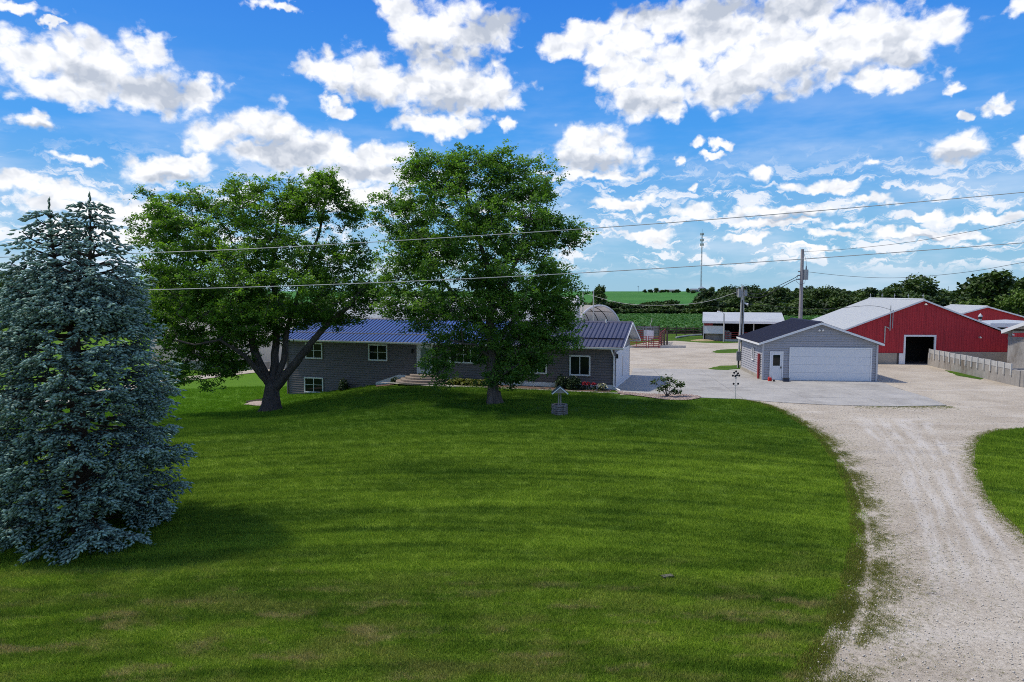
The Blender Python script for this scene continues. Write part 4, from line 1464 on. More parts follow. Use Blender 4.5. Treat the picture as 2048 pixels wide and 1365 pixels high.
pb_ = (26.2, 62.0, 0.0)
ph = DP(1601, 499, 62.0).z
up = utility_pole('utility_pole', 'tall wooden utility pole with grey transformer rising behind the garage', pb_, ph, 0.19, M_STEEL if False else pmat('pale_pole_wood', (0.33, 0.30, 0.30), 0.85, 0.2, 2, 0.3, 30, stretch=(4, 4, .4)))
tzp = DP(1611, 549, 62.0)
tx = tzp.x - pb_[0]
tr = obj('transformer', MB().tube([(tx, 0, tzp.z - 0.5), (tx, 0, tzp.z + 0.42)], 0.24, 12), pmat('grey_transformer', (0.36, 0.36, 0.36), 0.5), up)
obj('bushing', MB().tube([(tx + 0.05, 0, tzp.z + 0.43), (tx + 0.05, 0, tzp.z + 0.78)], [0.07, 0.04], 8), M_GREY, tr)
obj('bracket', MB().box(0.1, tx - 0.2, -0.05, 0.05, tzp.z - 0.3, tzp.z - 0.2).box(0.1, tx - 0.2, -0.05, 0.05, tzp.z + 0.15, tzp.z + 0.25), M_GREY, up)
for k, dz in enumerate((0.25, -0.1, -0.45)):
    obj('insulator', MB().tube([(-0.16, 0, tzp.z + dz), (-0.34, 0, tzp.z + dz)], 0.06, 8), M_GREY, up)
obj('jumper_wire', MB().tube([(0.12, 0, ph - 0.3), (0.35, 0, ph - 1.0), (tx + 0.05, 0, tzp.z + 0.8)], 0.014, 5), M_BWIRE, up)
obj('jumper_wire', MB().tube([(-0.34, 0, tzp.z - 0.1), (-0.55, -0.1, tzp.z - 0.6), (-0.2, -0.2, tzp.z - 0.95), (0.25, -0.1, tzp.z - 0.8), (tx, 0, tzp.z - 0.5)], 0.018, 5), M_BWIRE, up)
mp = G(1476, 736)
mh = DP(1478, 572, mp[1]).z
mt_ = thing('meter_pole', 'twin pale poles with meter boxes standing left of the garage', 'utility pole', (mp[0], mp[1], 0))
obj('pole', MB().tube([(0.0, 0, -0.1), (0.22, 0, mh)], [0.10, 0.08], 10), M_POST, mt_)
obj('pole', MB().tube([(0.42, 0.1, -0.1), (0.36, 0.1, mh - 0.55)], [0.09, 0.07], 10), M_POST, mt_)
obj('switch_box', MB().box(-0.16, 0.08, -0.22, 0.1, mh - 1.0, mh - 0.25), pmat('grey_transformer', (0.36, 0.36, 0.36), 0.5), mt_)
obj('switch_box', MB().box(0.38, 0.58, -0.2, 0.1, mh - 0.9, mh - 0.4), pmat('grey_transformer', (0.36, 0.36, 0.36), 0.5), mt_)
obj('guard_hoop', MB().tube([(-0.35, -0.1, mh - 0.9), (-0.3, -0.1, mh - 0.2), (0.1, -0.1, mh + 0.12), (0.55, -0.1, mh - 0.15), (0.62, -0.1, mh - 0.8)], 0.02, 5), M_GREY, mt_)
obj('flood_light', MB().tube([(0.4, -0.1, mh - 1.5), (0.62, -0.3, mh - 1.62)], [0.05, 0.11], 8), M_WHITE, mt_)
obj('meter_box', MB().box(-0.22, 0.12, -0.3, -0.14, 0.65, 1.45), M_GREY, mt_)
obj('meter_box', MB().box(0.42, 0.66, -0.2, -0.03, 1.25, 1.75), M_GREY, mt_)
obj('conduit', MB().tube([(-0.05, -0.2, 0), (-0.05, -0.2, 0.66)], 0.05, 8).tube([(0.2, -0.16, 0), (0.22, -0.16, mh - 1.2)], 0.035, 8), M_DARK, mt_)


def wire(label, pts, r, mat, name='power_line', k=6):
    P = [np.array(p, float) for p in pts]
    out = []
    for i in range(len(P) - 1):
        p0, p1, p2, p3 = P[max(i - 1, 0)], P[i], P[i + 1], P[min(i + 2, len(P) - 1)]
        for j in range(8):
            t = j / 8
            out.append(tuple(0.5 * ((2 * p1) + (p2 - p0) * t + (2 * p0 - 5 * p1 + 4 * p2 - p3) * t * t + (3 * p1 - p0 - 3 * p2 + p3) * t ** 3)))
    out.append(tuple(P[-1]))
    o = obj(name, MB().tube(out, r, 5), mat)
    return tag(o, label, 'power line')


WY = 29.0
for lab, q in (('upper of the two pale power lines crossing in front of the maples', [(-250, 526), (0, 515), (272, 507), (600, 493), (1170, 458), (1600, 425), (2048, 385), (2300, 360)]),
               ('lower of the two pale power lines crossing in front of the maples', [(-250, 590), (0, 587), (272, 581), (700, 568), (1150, 547), (1600, 519), (2048, 486), (2300, 466)])):
    wire(lab, [DP(x, y, WY) for x, y in q], 0.017, M_WIRE)
wire('thin line from the transformer pole top out to the right', [DP(1602, 504, 62)] + [DP(x, y, 62 - (x - 1602) * 0.03) for x, y in [(1700, 498), (1850, 480), (2048, 441), (2250, 390)]], 0.016, M_BWIRE)
wire('sagging thin line from the transformer out to the right', [DP(1614, 544, 62)] + [DP(x, y, 62 - (x - 1612) * 0.03) for x, y in [(1700, 553), (1800, 556), (1930, 545), (2048, 525), (2250, 488)]], 0.016, M_BWIRE)
wire('upper twisted cable looping between the meter poles and transformer pole', [(mp[0] + 0.4, mp[1], mh - 0.55), DP(1520, 588, 60.6), DP(1555, 573, 61.3), DP(1588, 557, 61.9), (pb_[0] - 0.35, pb_[1], tzp.z - 0.1)], 0.03, M_BWIRE, 'service_cable')
wire('lower twisted cable looping between the meter poles and transformer pole', [(mp[0] + 0.4, mp[1], mh - 0.85), DP(1520, 595, 60.6), DP(1555, 579, 61.3), DP(1585, 563, 61.9), (pb_[0] - 0.35, pb_[1], tzp.z - 0.45)], 0.03, M_BWIRE, 'service_cable')
wire('thin cable sagging from the vent mast behind the house to the meter poles', [DP(1166, 586, 78), DP(1235, 605, 75), DP(1300, 611, 72), DP(1400, 606, 66), (mp[0] - 0.1, mp[1], mh - 0.5)], 0.018, M_WIRE, 'service_cable')
wire('thin cable from the meter poles across the barn roof to its mast', [(mp[0] + 0.5, mp[1], mh - 1.6), DP(1640, 618, 60.3), DP(1740, 612, 61.0), tuple(bO + bd * mu + Vector((0, -0.2, 5.0)))], 0.016, M_BWIRE, 'service_cable')
lpp = DP(272, 583, 70)
p3 = utility_pole('utility_pole', 'thin grey pole with small transformer behind the spruce on the left', (lpp.x, 70, tz(lpp.x, 70)), lpp.z - tz(lpp.x, 70), 0.12, M_POST)
obj('transformer', MB().tube([(-0.25, 0, lpp.z + 1.0), (-0.25, 0, lpp.z + 1.6)], 0.14, 8), M_POST, p3)
for q, lab in (((1187, 584), 'slim white mast standing between the two hoop barns'), ((1166, 586), 'slim white mast just behind the right maple crown')):
    pp = DP(q[0], q[1], 78)
    mm = thing('mast', lab, 'mast', (pp.x, 78, 0))
    obj('pole', MB().tube([(0, 0, 0), (0, 0, pp.z)], 0.06, 6), M_POST, mm)
    obj('cap', MB().tube([(0, 0, pp.z), (0, 0, pp.z + 0.1)], 0.09, 6), M_POST, mm)

# bird on the upper wire
bp_ = DP(258, 505, WY)
bird = thing('bird', 'small dark bird perched on the upper wire between spruce and maple', 'bird', (bp_.x, WY, bp_.z + 0.03), 0.4)
obj('body', MB().tube([(-0.09, 0, 0.0), (-0.05, 0, 0.03), (0.0, 0, 0.06), (0.05, 0, 0.09), (0.08, 0, 0.12), (0.12, 0, 0.12)], [0.01, 0.028, 0.042, 0.036, 0.028, 0.004], 8), M_DARK, bird, smooth=True)
obj('tail', MB().prism([(-0.2, -0.035), (-0.08, 0.015), (-0.07, 0.035), (-0.2, -0.02)], 'y', -0.015, 0.015), M_DARK, bird)

# ---- cell tower and distant farm on the rise
TY = 700.0
tb = DP(1402, 584, TY)
tt = DP(1404.5, 458, TY).z
tw = thing('cell_tower', 'tall thin cell tower with antenna clusters on the horizon', 'tower', (tb.x, TY, 6.2))
Ht = tt - 6.2
m = MB()
for a in range(3):
    an = a * 2 * PI / 3 + 0.3
    m.tube([(0.75 * math.cos(an), 0.75 * math.sin(an), 0), (0.4 * math.cos(an), 0.4 * math.sin(an), Ht * 0.93)], 0.13, 4)
for k in range(44):
    z0_, z1_ = Ht * 0.93 * k / 44, Ht * 0.93 * (k + 1) / 44
    r0_ = 0.75 - 0.35 * k / 44
    for a in range(3):
        a0_, a1_ = a * 2 * PI / 3 + 0.3, (a + 1) * 2 * PI / 3 + 0.3
        m.tube([(r0_ * math.cos(a0_), r0_ * math.sin(a0_), z0_), (r0_ * math.cos(a1_), r0_ * math.sin(a1_), z1_)], 0.07, 3, False)
obj('lattice_mast', m, M_GREY, tw)
obj('antenna_spike', MB().tube([(0, 0, Ht * 0.93), (0, 0, Ht)], 0.12, 5), M_GREY, tw)
for zf in (0.915, 0.82, 0.75):
    am = MB()
    for a in range(6):
        an = a * PI / 3
        am.box(-0.25, 0.25, -0.2, 0.2, -1.2, 1.2, Matrix.Translation((1.6 * math.cos(an), 1.6 * math.sin(an), Ht * zf)))
    am.tube([(1.6 * math.cos(a * PI / 3), 1.6 * math.sin(a * PI / 3), Ht * zf) for a in range(7)], 0.1, 4)
    obj('antenna_cluster', am, M_POST, tw)
FY = 640.0
gb = DP(1403, 582, FY)
bn_ = thing('grain_bin', 'round steel grain bin at the foot of the cell tower', 'grain bin', (gb.x, FY, 5.9))
obj('drum', MB().tube([(0, 0, 0), (0, 0, 3.6)], 3.3, 16), M_BIN, bn_)
obj('cone_roof', MB().tube([(0, 0, 3.62), (0, 0, 5.4)], [3.5, 0.3], 16), M_BIN, bn_)
for (x0, x1, yt, lab, mt) in ((1384, 1396, 577.5, 'low grey farm building left of the grain bin', M_GREY), (1338, 1358, 579.5, 'long tan far farmhouse behind dark bushes on the horizon', M_CREAM), (1308, 1330, 580.0, 'small pale farm building among bushes on the horizon', M_POST)):
    p0, p1 = DP(x0, 584, FY), DP(x1, yt, FY)
    fb = thing('farm_building', lab, 'building', (p0.x, FY, 5.6))
    w_, h_ = p1.x - p0.x, p1.z - 5.6
    bx('wall', (0, w_, 0, 8, 0, h_ * 0.7), mt, fb)
    obj('roof', MB().prism([(-0.3, h_ * 0.7 + .01), (4, h_), (8.3, h_ * 0.7 + .01)], 'x', -0.3, w_ + 0.3), M_GREY, fb)
for x_, yt, lab in ((1276.5, 572, 'distant utility pole on the horizon left of the farm'), (1666, 573, 'tiny mast on the horizon above the woods right of the pole'), (1897, 573, 'tiny mast on the horizon between the two big right-hand trees')):
    pp = DP(x_, yt, 620)
    q = thing('distant_pole', lab, 'pole', (pp.x, 620, 5.5))
    obj('pole', MB().tube([(0, 0, 0), (0, 0, pp.z - 5.5)], 0.16, 4), M_GREY, q)
    obj('crossarm', MB().box(-0.8, 0.8, -0.1, 0.1, pp.z - 6.3, pp.z - 6.1), M_GREY, q)


# ---- cattle handling pens
def corral(label, a, b, h=1.5, mat=M_REDG, rails=6):
    a, b = Vector((*a[:2], 0)), Vector((*b[:2], 0))
    d = b - a
    t = thing('corral_panel', label, 'corral panel', a, math.atan2(d.y, d.x), 'red corral panels in the yard')
    L = d.length
    for x in (0, L - 0.06):
        obj('post', MB().box(x, x + 0.06, -0.03, 0.03, 0, h + 0.1), mat, t)
    for k in range(rails):
        z = 0.2 + k * (h - 0.25) / (rails - 1)
        obj('rail', MB().box(0.061, L - 0.061, -0.02, 0.02, z, z + 0.085), mat, t)
    obj('stay', MB().box(L / 2 - 0.03, L / 2 + 0.03, -0.04, -0.021, 0.15, h), mat, t)
    return t


pA, pB, pC_, pD = G(1253, 696), G(1294, 697), G(1296, 697), G(1325, 696)
corral('red corral panel nearest the house gable, left of the loading chute', pA, (pB[0] - 0.05, pB[1]), 1.35)
corral('red corral panel in front of the white chute', pC_, G(1318, 697), 1.35)
corral('red corral panel running back along the right side of the pen', G(1319.5, 696.5), G(1330, 684), 1.7)
corral('red corral panel at the back of the pen behind the chute', G(1262, 684), G(1300, 684), 1.5)
kb = bx('kick_rail', (0, 7, 0, 0.12, 0.0, 0.28), M_POST)
kb.location = (pA[0], pA[1] - 0.2, 0)
tag(kb, 'long pale board lying along the foot of the red corral panels', 'board')
ch = G(1309, 690)
cht = thing('cattle_chute', 'white cattle squeeze chute standing inside the red pen', 'cattle chute', (ch[0] - 0.5, ch[1] + 0.6, 0), 0.1)
bx('side_sheet', (-0.45, 0.5, -0.03, 0.0, 0.7, 1.75), M_WHITE, cht)
bx('side_sheet', (-0.45, 0.5, 1.0, 1.03, 0.4, 1.75), M_WHITE, cht)
f_ = MB()
for x in (-0.5, 0.5):
    for y in (0.0, 1.0):
        f_.box(x, x + 0.08, y, y + 0.08, 0, 2.05)
f_.box(-0.5, 0.58, 0, 0.08, 2.051, 2.12).box(-0.5, 0.58, 1.0, 1.08, 2.051, 2.12)
obj('frame', f_, M_GREY, cht)
obj('lever', MB().tube([(0.35, 0.5, 2.1), (0.15, 0.45, 2.5), (0.4, 0.45, 2.85)], 0.05, 6), M_POST, cht)
obj('lever', MB().tube([(0.4, 0.45, 2.86), (0.4, 0.45, 3.3)], 0.04, 6), M_POST, cht)
tb_ = thing('timber_pen', 'weathered timber board pen behind the cattle chute', 'pen', (*G(1272, 680)[:2], 0), 0.0)
for k in range(5):
    bx('board', (0, 3.2, 0, 0.05, 0.15 + k * 0.36, 0.15 + k * 0.36 + 0.3), M_WOOD, tb_)
for k in range(4):
    bx('post', (k * 1.05, k * 1.05 + 0.12, -0.13, -0.005, 0, 2.0), M_DWOOD, tb_)
for k, (x_, y_) in enumerate(((1323, 693), (1328, 691), (1334, 690), (1320, 688))):
    pp = G(x_, y_)
    o = obj('fence_post', MB().tube([(0, 0, 0), (0, 0, 1.75)], 0.11, 8), M_DWOOD, loc=(pp[0], pp[1], 0))
    tag(o, 'dark round wooden post by the red pen, ' + ('third', 'second', 'first', 'fourth')[k] + ' from the right of the four', 'post', 'wooden posts by the pen')
fe = thing('board_fence', 'long low red-brown board fence along the bean field edge', 'fence', (*G(1282, 672)[:2], 0), 0.0)
fx0, fx1 = 0.0, G(1404, 672)[0] - G(1282, 672)[0]
nb = 7
for k in range(nb + 1):
    x = fx1 * k / nb
    bx('post', (x, x + 0.12, -0.1, -0.002, 0, 1.45), M_DWOOD, fe)
    if k < nb:
        for z in (0.3, 0.68, 1.06):
            bx('board', (x + 0.01, x + fx1 / nb - 0.01, 0.0, 0.04, z, z + 0.17), pmat('faded_red_board', (0.20, 0.10, 0.09), 0.8, 0.25), fe)
cb = MB().tube([(*G(1352, 677)[:2], 0.1), (*G(1378, 673)[:2], 0.1), (*G(1404, 671)[:2], 0.1)], 0.14, 6)
tag(obj('pale_kerb', cb, M_POST), 'pale concrete kerb curving along the grass in front of the board fence', 'kerb')

# ---- wishing well
wp = G(1120, 831)
well = thing('wishing_well', 'small stone wishing well with shingled gable roof on the lawn', 'wishing well', (wp[0], wp[1] + 0.35, 0), 0.0)
R0 = 0.42
stone_meshes = []
for v in range(4):
    a = R0 * math.tan(PI / 8)
    mb = MB().box(-a * 0.95, a * 0.95, -0.07, 0.07, 0, 0.088 + 0.004 * v)
    me_ = mb.mesh('stone', M_STONE)
    for vv in me_.vertices:
        vv.co.x += random.uniform(-0.012, 0.006)
        vv.co.y += random.uniform(-0.02, 0.012)
        vv.co.z += random.uniform(-0.006, 0.004)
    stone_meshes.append(me_)
for c_ in range(5):
    for k in range(8):
        an = k * PI / 4 + PI / 8 * (c_ % 2) * 0.0 + PI / 2
        o = link('stone', random.choice(stone_meshes), well)
        rr = R0 - 0.05 + random.uniform(-0.012, 0.012)
        o.location = (rr * math.cos(an), rr * math.sin(an), c_ * 0.112)
        o.rotation_euler = (0, 0, an - PI / 2)
obj('mortar_ring', MB().tube([(0, 0, 0), (0, 0, 0.5)], 0.35, 8), M_DARK, well)
obj('post', MB().box(-0.09, -0.02, -0.05, 0.05, 0.5, 1.22).box(0.03, 0.09, -0.04, 0.06, 0.5, 1.22), M_WOOD, well)
obj('gable_board', MB().prism([(-0.34, 1.2), (0.34, 1.2), (0.0, 1.48)], 'y', -0.3, -0.27), M_WOOD, well)
obj('gable_board', MB().prism([(-0.34, 1.2), (0.34, 1.2), (0.0, 1.48)], 'y', 0.27, 0.3), M_WOOD, well)
for sgn in (-1, 1):
    obj('roof_slope', MB().prism([(sgn * 0.42, 1.17), (0.0, 1.515), (0.0, 1.545), (sgn * 0.45, 1.175)], 'y', -0.33, 0.33), M_SHING, well)
    obj('rake_board', MB().prism([(sgn * 0.42, 1.13), (0.0, 1.49), (0.0, 1.55), (sgn * 0.455, 1.175)], 'y', -0.36, -0.332), M_WHITE, well)

# beds along the house
def local_house(u, v):
    p = HO + hd * u + hn * v
    return (p.x, p.y)


u_st = on_front(905, 770)[0]
bed = [local_house(u_st, -0.05), local_house(HL - 0.1, -0.05), local_house(HL - 0.1, -1.35), local_house(u_st + 1.5, -1.45), local_house(u_st - 0.5, -1.3)]
polysheet('mulch_bed', bed, 0.02, M_MULCH)
ed = [local_house(u_st - 5.0, -1.75), local_house(u_st - 1.0, -2.25), local_house(u_st + 4, -1.8), local_house(HL + 0.6, -1.75), local_house(HL + 0.6, -1.37), local_house(u_st + 1.5, -1.47), local_house(u_st - 0.6, -1.35), local_house(u_st - 4.8, -1.45)]
polysheet('front_walk', ed, 0.018, M_CONC)
polysheet('mulch_bed', [local_house(on_front(752, 772)[0], -0.06), local_house(on_front(800, 765)[0], -0.06), local_house(on_front(800, 765)[0], -1.1), local_house(on_front(765, 772)[0], -1.0)], 0.035, M_MULCH, fn=tz)
polysheet('rock_bed', smooth_line([G(*q) for q in [(1236, 784.5), (1300, 789), (1345, 790), (1385, 791), (1402, 796), (1375, 801.5), (1335, 801), (1290, 795), (1236, 788)]], 4), 0.045, M_PINK)
rp_ = [G(px, py, -1.25)[:2] for px, py in [(487, 799), (505, 793), (550, 795), (550, 803), (520, 806)]]
polysheet('rock_bed', rp_, 0.05, M_PINK, fn=tz)
e0, e1 = G(492, 796, -1.3), G(548, 791, -1.3)
te = obj('timber_edging', MB().tube([(*e0[:2], tz(*e0[:2]) + 0.06), (*e1[:2], tz(*e1[:2]) + 0.06)], 0.09, 4), M_DWOOD)
tag(te, 'dark timber edging of the small rock bed left of the forked maple', 'edging')


# ------------------------------------------------------------------ foliage
def clump_mesh(name, n, rx, rz, size, mat, up=0.5, shell=0.6):
    d = rng.normal(size=(n, 3))
    d /= np.linalg.norm(d, axis=1)[:, None]
    r = rng.uniform(shell, 1, n)[:, None]
    c = d * r * np.array([rx, rx, rz])
    c[:, 2] = np.abs(c[:, 2])
    V, F = leaf_arrays(c, size, up)
    return np_mesh(name, V, F, mat, tint=np.clip(rng.normal(0.5, 0.25, n) + (c[:, 2] / rz - 0.5) * 0.3, 0, 1))


def shrub(name, label, cat, loc, rx, rz, n, size, mat, stems=6, group=None, up=0.5, shell=0.5):
    t = thing(name, label, cat, loc, random.uniform(0, 6), group)
    link('foliage', clump_mesh('foliage', n, rx, rz, size, mat, up, shell), t)
    mb = MB()
    for k in range(stems):
        a = 2 * PI * k / stems
        mb.tube([(0.02 * math.cos(a), 0.02 * math.sin(a), 0), (rx * 0.6 * math.cos(a), rx * 0.6 * math.sin(a), rz * 0.7)], [0.018, 0.007], 4)
    obj('stem', mb, M_SBARK, t)
    return t


def at_house(px, py, off=-0.6):
    u, _ = on_front(px, py)
    x, y = local_house(u, off)
    return (x, y, tz(x, y) + 0.02)


shrub('shrub', 'dark rounded shrub left of the pair beside the right-hand window', 'shrub', at_house(1128, 775, -0.55), 0.55, 1.0, 900, 0.11, M_SHRUB)
shrub('shrub', 'dark rounded shrub right of the pair beside the right-hand window', 'shrub', at_house(1152, 778, -0.7), 0.6, 0.95, 1000, 0.11, M_SHRUB)
shrub('shrub', 'feathery dark shrub against the sloping foundation on the lower wall', 'shrub', at_house(694, 785, -0.45), 0.45, 0.95, 500, 0.12, M_SHRUB)
shrub('shrub', 'small dark shrub left of the entry steps', 'shrub', at_house(797, 768, -0.6), 0.38, 0.6, 350, 0.11, M_SHRUB)
for k, (px, od) in enumerate(((918, 'leftmost'), (932, 'second from the left'), (946, 'middle one'), (960, 'second from the right'), (974, 'rightmost'))):
    shrub('hosta', 'yellow-green hosta under the four-pane window, ' + od + ' of the five', 'hosta', at_house(px, 768, -0.75), 0.6, 0.42, 260, 0.2, M_HOST, 3, 'hostas below the front window', up=0.4)
for px, lab in ((1172, 'left of the three'), (1181, 'middle of the three'), (1192, 'right of the three')):
    f_ = shrub('flower', 'dark red flower plant in the corner bed, ' + lab + ' red ones', 'flower', at_house(px, 777, -0.75), 0.19, 0.5, 110, 0.085, M_SHRUB, 3, 'red flowers at the house corner')
    link('blossom', clump_mesh('blossom', 60, 0.17, 0.22, 0.1, M_FLR, 0.5, 0.6), f_).location = (0, 0, 0.34)
f_ = shrub('flower', 'cream white flowering plant at the house corner by the downspout', 'flower', at_house(1208, 778, -0.7), 0.4, 0.45, 250, 0.085, M_SHRUB, 4)
link('blossom', clump_mesh('blossom', 80, 0.42, 0.3, 0.09, M_FLW, 0.5, 0.8), f_).location = (0, 0, 0.2)
for k in range(16):
    u = random.uniform(u_st + 2, HL - 0.5)
    x, y = local_house(u, random.uniform(-1.2, -0.3))
    o = link('rock', stone_meshes[k % 4])
    o.location = (x, y, 0.02)
    o.rotation_euler = (0, 0, random.uniform(0, 6))
    s = random.uniform(0.35, 0.7)
    o.scale = (s, s * 1.4, s * 1.3)
    tag(o, 'small pale stone lying on the mulch along the house foundation', 'stone', 'stones in the mulch bed')

# sparse young tree on the rock bed
yp = G(1333, 795)
yt = thing('young_tree', 'sparse multi-stemmed young tree on the pink rock bed', 'tree', (yp[0], yp[1], 0.04))
mb, cs = MB(), []
for (x_, z_, yy) in ((-0.75, 0.95, 0.1), (-0.45, 0.5, -0.1), (-0.2, 1.1, 0), (0.15, 1.15, 0.15), (0.45, 0.95, -0.1), (0.75, 0.7, 0.1), (0.95, 0.8, 0), (0.4, 0.35, -0.1), (0.7, 0.3, 0), (0.05, 0.75, -0.15), (-0.1, 0.55, 0.1)):
    mb.tube([(0, 0, 0), (x_ * 0.35, yy * 0.5, z_ * 0.5), (x_, yy, z_)], [0.028, 0.018, 0.008], 5)
    cs.append(np.array([x_, yy, z_]) + rng.normal(size=(60, 3)) * np.array([0.13, 0.13, 0.08]))
obj('stem', mb, M_BARKL, yt)
V, F = leaf_arrays(np.concatenate(cs), 0.13, 0.5)
link('foliage', np_mesh('foliage', V, F, M_FOLB, tint=rng.uniform(0.2, 1, len(F))), yt)

# stake with round ornaments at the corner of the apron
op_ = G(1471, 799)
orn = thing('garden_stake', 'thin metal garden stake with dark round leaf ornaments at the lawn edge', 'garden ornament', (op_[0], op_[1], 0.0))
obj('stake', MB().tube([(0, 0, 0), (0, 0, 1.3)], 0.018, 6), M_STEEL, orn)
for (x_, z_) in ((-0.14, 0.97), (0.14, 0.97), (-0.2, 1.48), (0.2, 1.48), (-0.12, 1.66), (0.12, 1.62), (0.0, 1.74), (-0.05, 1.45), (0.06, 1.5)):
    obj('branch', MB().tube([(0, 0, min(1.28, z_ - 0.1)), (x_ * 0.6, 0, z_ - 0.12), (x_, 0, z_ - 0.02)], 0.01, 5), M_STEEL, orn)
    obj('ornament', MB().tube([(x_, -0.03, z_), (x_, 0.0, z_), (x_, 0.03, z_)], [0.03, 0.07, 0.03], 8), M_DARK, orn)

# small bits: a cap in the lawn
cp = G(1335, 1155)
cc_ = thing('valve_cover', 'small dark grey utility cover lying in the foreground lawn', 'utility cover', (cp[0], cp[1], 0.0), 0.3)
bx('lid', (-0.13, 0.13, -0.06, 0.06, 0.0, 0.05), M_JOINT, cc_)
bx('rim', (-0.15, 0.15, -0.08, 0.08, 0.0, 0.035), M_DARK, cc_)


# ---- branching tree
def grow(base, trunks, targets, seglen=0.55):
    """trunks: polylines (pos, radius); targets joined one by one to the nearest wood. returns tube list"""
    nodes, parent, rad = [], [], []
    for pl in trunks:
        prev = -1
        if pl[0][2] is not None:
            prev = pl[0][2]
        for i, (p, r, _) in enumerate(pl):
            if prev >= 0 and i > 0:
                a = nodes[prev]
                L = np.linalg.norm(p - a)
                k = max(1, int(L / seglen))
                r0 = rad[prev]
                for j in range(1, k + 1):
                    q = a + (p - a) * j / k
                    if j < k:
                        q = q + rng.normal(size=3) * 0.03
                    nodes.append(q)
                    parent.append(prev)
                    rad.append(r0 + (r - r0) * j / k)
                    prev = len(nodes) - 1
            else:
                nodes.append(np.array(p))
                parent.append(prev)
                rad.append(r)
                prev = len(nodes) - 1
    ntr = len(nodes)
    cap = ntr + len(targets) * 14
    N = np.zeros((cap, 3))
    N[:ntr] = nodes
    par = list(parent)
    cnt = ntr
    order = np.argsort([min(np.linalg.norm(N[:ntr] - t, axis=1)) for t in targets])
    hgt0 = ntr // 6
    for ti in order:
        t = targets[ti]
        d = np.linalg.norm(N[:cnt] - t, axis=1)
        pen = np.maximum(0, N[:cnt, 2] - t[2]) * 0.6          # prefer to come from below
        d2 = d + pen
        d2[:hgt0] += 1.0
        b = int(np.argmin(d2))
        a = N[b].copy()
        L = np.linalg.norm(t - a)
        k = min(12, max(1, int(L / seglen)))
        mid = (a + t) / 2 + np.array([0, 0, -0.08 * L]) + rng.normal(size=3) * 0.06 * L
        prev = b
        for j in range(1, k + 1):
            s = j / k
            q = (1 - s) ** 2 * a + 2 * s * (1 - s) * mid + s * s * t
            N[cnt] = q
            par.append(prev)
            prev = cnt
            cnt += 1
    N = N[:cnt]
    w = np.zeros(cnt)
    kids = [[] for _ in range(cnt)]
    for i in range(cnt):
        if par[i] >= 0:
            kids[par[i]].append(i)
    for i in range(cnt - 1, -1, -1):
        if not kids[i]:
            w[i] = 1
        if par[i] >= 0:
            w[par[i]] += w[i]
    R = 0.011 * np.power(np.maximum(w, 1), 0.47) + 0.004
    for i in range(ntr):
        R[i] = max(rad[i], 0.02)
    return N, par, R, ntr


def tubes_np(N, par, R, ntr, sides=5):
    """one tapered prism per segment, slightly overlapping so joints read as continuous"""
    idx = np.array([i for i in range(len(N)) if par[i] >= 0])
    p = np.array([par[i] for i in idx])
    A, B = N[p], N[idx]
    ra, rb = np.minimum(R[p], np.where(idx < ntr, R[p], R[idx] * 1.35)), R[idx]
    d = B - A
    L = np.linalg.norm(d, axis=1)[:, None] + 1e-9
    d = d / L
    A = A - d * np.minimum(ra, 0.1)[:, None] * 0.5
    ref = np.where(np.abs(d[:, 2:3]) < 0.9, np.array([[0, 0, 1.0]]), np.array([[1.0, 0, 0]]))
    u = np.cross(d, ref)
    u /= np.linalg.norm(u, axis=1)[:, None]
    v = np.cross(d, u)
    n = len(idx)
    V = np.empty((n, 2, sides, 3))
    for j in range(sides):
        t = 2 * PI * j / sides
        o = u * math.cos(t) + v * math.sin(t)
        V[:, 0, j] = A + o * ra[:, None]
        V[:, 1, j] = B + o * rb[:, None]
    basei = np.arange(n)[:, None] * (2 * sides)
    F = []
    for j in range(sides):
        k = (j + 1) % sides
        F.append(np.stack([basei[:, 0] + j, basei[:, 0] + k, basei[:, 0] + sides + k, basei[:, 0] + sides + j], 1))
    return V.reshape(-1, 3), np.concatenate(F)


